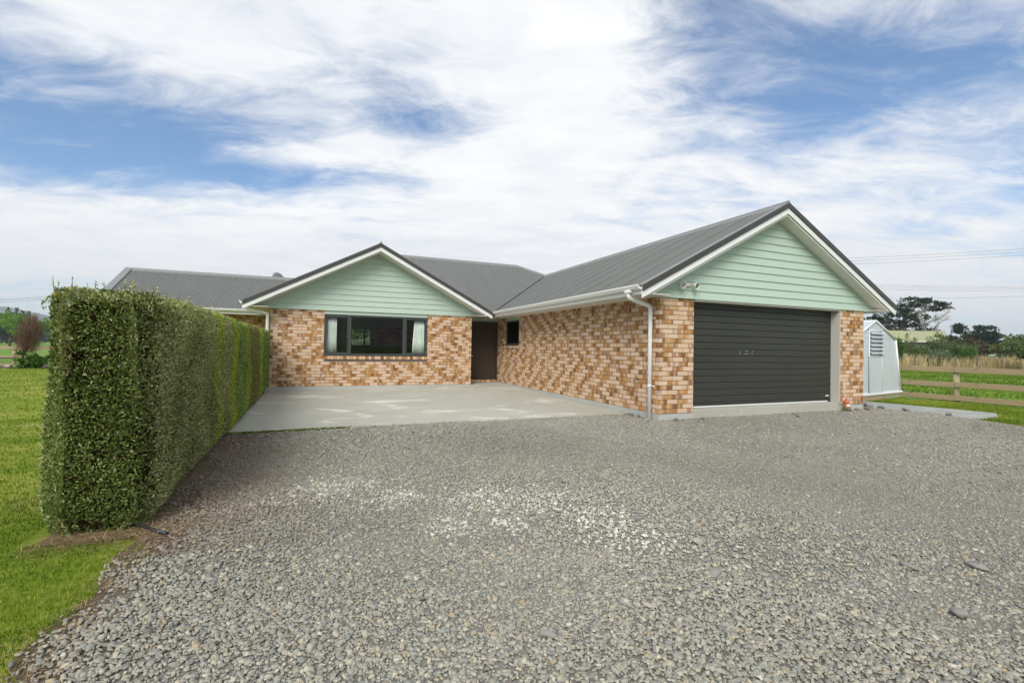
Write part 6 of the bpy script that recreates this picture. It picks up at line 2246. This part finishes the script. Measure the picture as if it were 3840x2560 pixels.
ln_ = RNG.uniform(0.14, 0.46, n)[:, None]
tp_ = p0 + dd_ * ln_
md = p0 + dd_ * ln_ * 0.5 + rand_unit(n) * ln_ * 0.12
wv = np.c_[RNG.normal(0, 1, n), RNG.normal(0, 1, n), np.zeros(n)]
wv = wv / np.linalg.norm(wv, axis=1, keepdims=True) * RNG.uniform(0.0025, 0.005, n)[:, None]
v = np.stack([p0 - wv, p0 + wv, md + wv, md - wv, tp_], 1).reshape(-1, 3)
i_ = np.arange(n)[:, None] * 5
f = np.concatenate([np.c_[i_, i_ + 1, i_ + 2], np.c_[i_, i_ + 2, i_ + 3], np.c_[i_ + 3, i_ + 2, i_ + 4]], 1).reshape(-1, 3)
for k in range(7):
    a_ = k * 0.9
    obj('limb', MB().tube([(0.08, 0, 0.7), (0.14 + 0.18 * math.cos(a_), 0.16 * math.sin(a_), 1.25), (0.2 + 0.3 * math.cos(a_), 0.28 * math.sin(a_), 1.9)], [0.02, 0.013, 0.005], 6), M['twigbark'], bt)
link('twigs', np_mesh('twigs', v, f, {'tone': np.repeat(RNG.random(n), 3)}), LEAF['twig'], bt)
bush('shrub', 'low leafy green shrub under the brown wispy tree', -17.6, 21.2, 0.85, 0.75, 0.5, 900, 'bright', 0.13, 71, elong=1.7)
bush('shrub', 'low leafy green shrub at the fence, half hidden by the hedge', -16.5, 21.2, 0.75, 0.6, 0.5, 700, 'bright', 0.13, 72, elong=1.7)
for k in range(9):
    x = -20.4 + k * 0.36
    stone('edging_stone', x, 22.55 - 0.132 * (x + 20), 0.19, 0.12, 0.07, M['rockl'], ('first', 'second', 'third', 'fourth', 'fifth', 'sixth', 'seventh', 'eighth', 'ninth')[k] + ' pale edging stone from the left in the row under the left fence', 90 + k, 'edging stones of the bed', 0.25)

# planting behind the house, seen through the two windows
bush('shrub', 'silvery shrub seen low through the far window of the room', -4.6, 18.6, 1.75, 0.9, 0.7, 1800, 'silver', 0.13, 81, elong=3.0, up=0.7)
bush('shrub', 'silvery shrub seen through the right pane of the far window', -3.2, 18.7, 1.7, 0.9, 0.7, 1800, 'silver', 0.13, 82, elong=3.0, up=0.7)
bush('shrub', 'dark green shrub filling the far window of the room', -4.0, 24.0, 4.4, 3.4, 1.8, 4200, 'olive', 0.2, 83)
bush('shrub', 'tall dark thicket behind the shrubs in the far window', -5.0, 27.0, 4.3, 4.0, 1.6, 5000, 'olive', 0.24, 84, lobes=9)

# ------------------------------------------------------------------ the air
hz = bpy.data.materials.new('air')
hz.use_nodes = True
t = NT(hz.node_tree)
t.n.clear()
pv = t.node('ShaderNodeVolumePrincipled')
pv.inputs['Color'].default_value = (0.88, 0.93, 1.0, 1)
pv.inputs['Density'].default_value = 0.00034
pv.inputs['Anisotropy'].default_value = 0.2
ou = t.node('ShaderNodeOutputMaterial')
t.l.new(pv.outputs[0], ou.inputs['Volume'])
o = obj('haze', MB().box(-3100, 3100, -3100, 3100, GZ - 2, 122), hz)
kind(o, 'stuff')
o['label'], o['category'] = 'thin blue haze over the far country', 'haze'
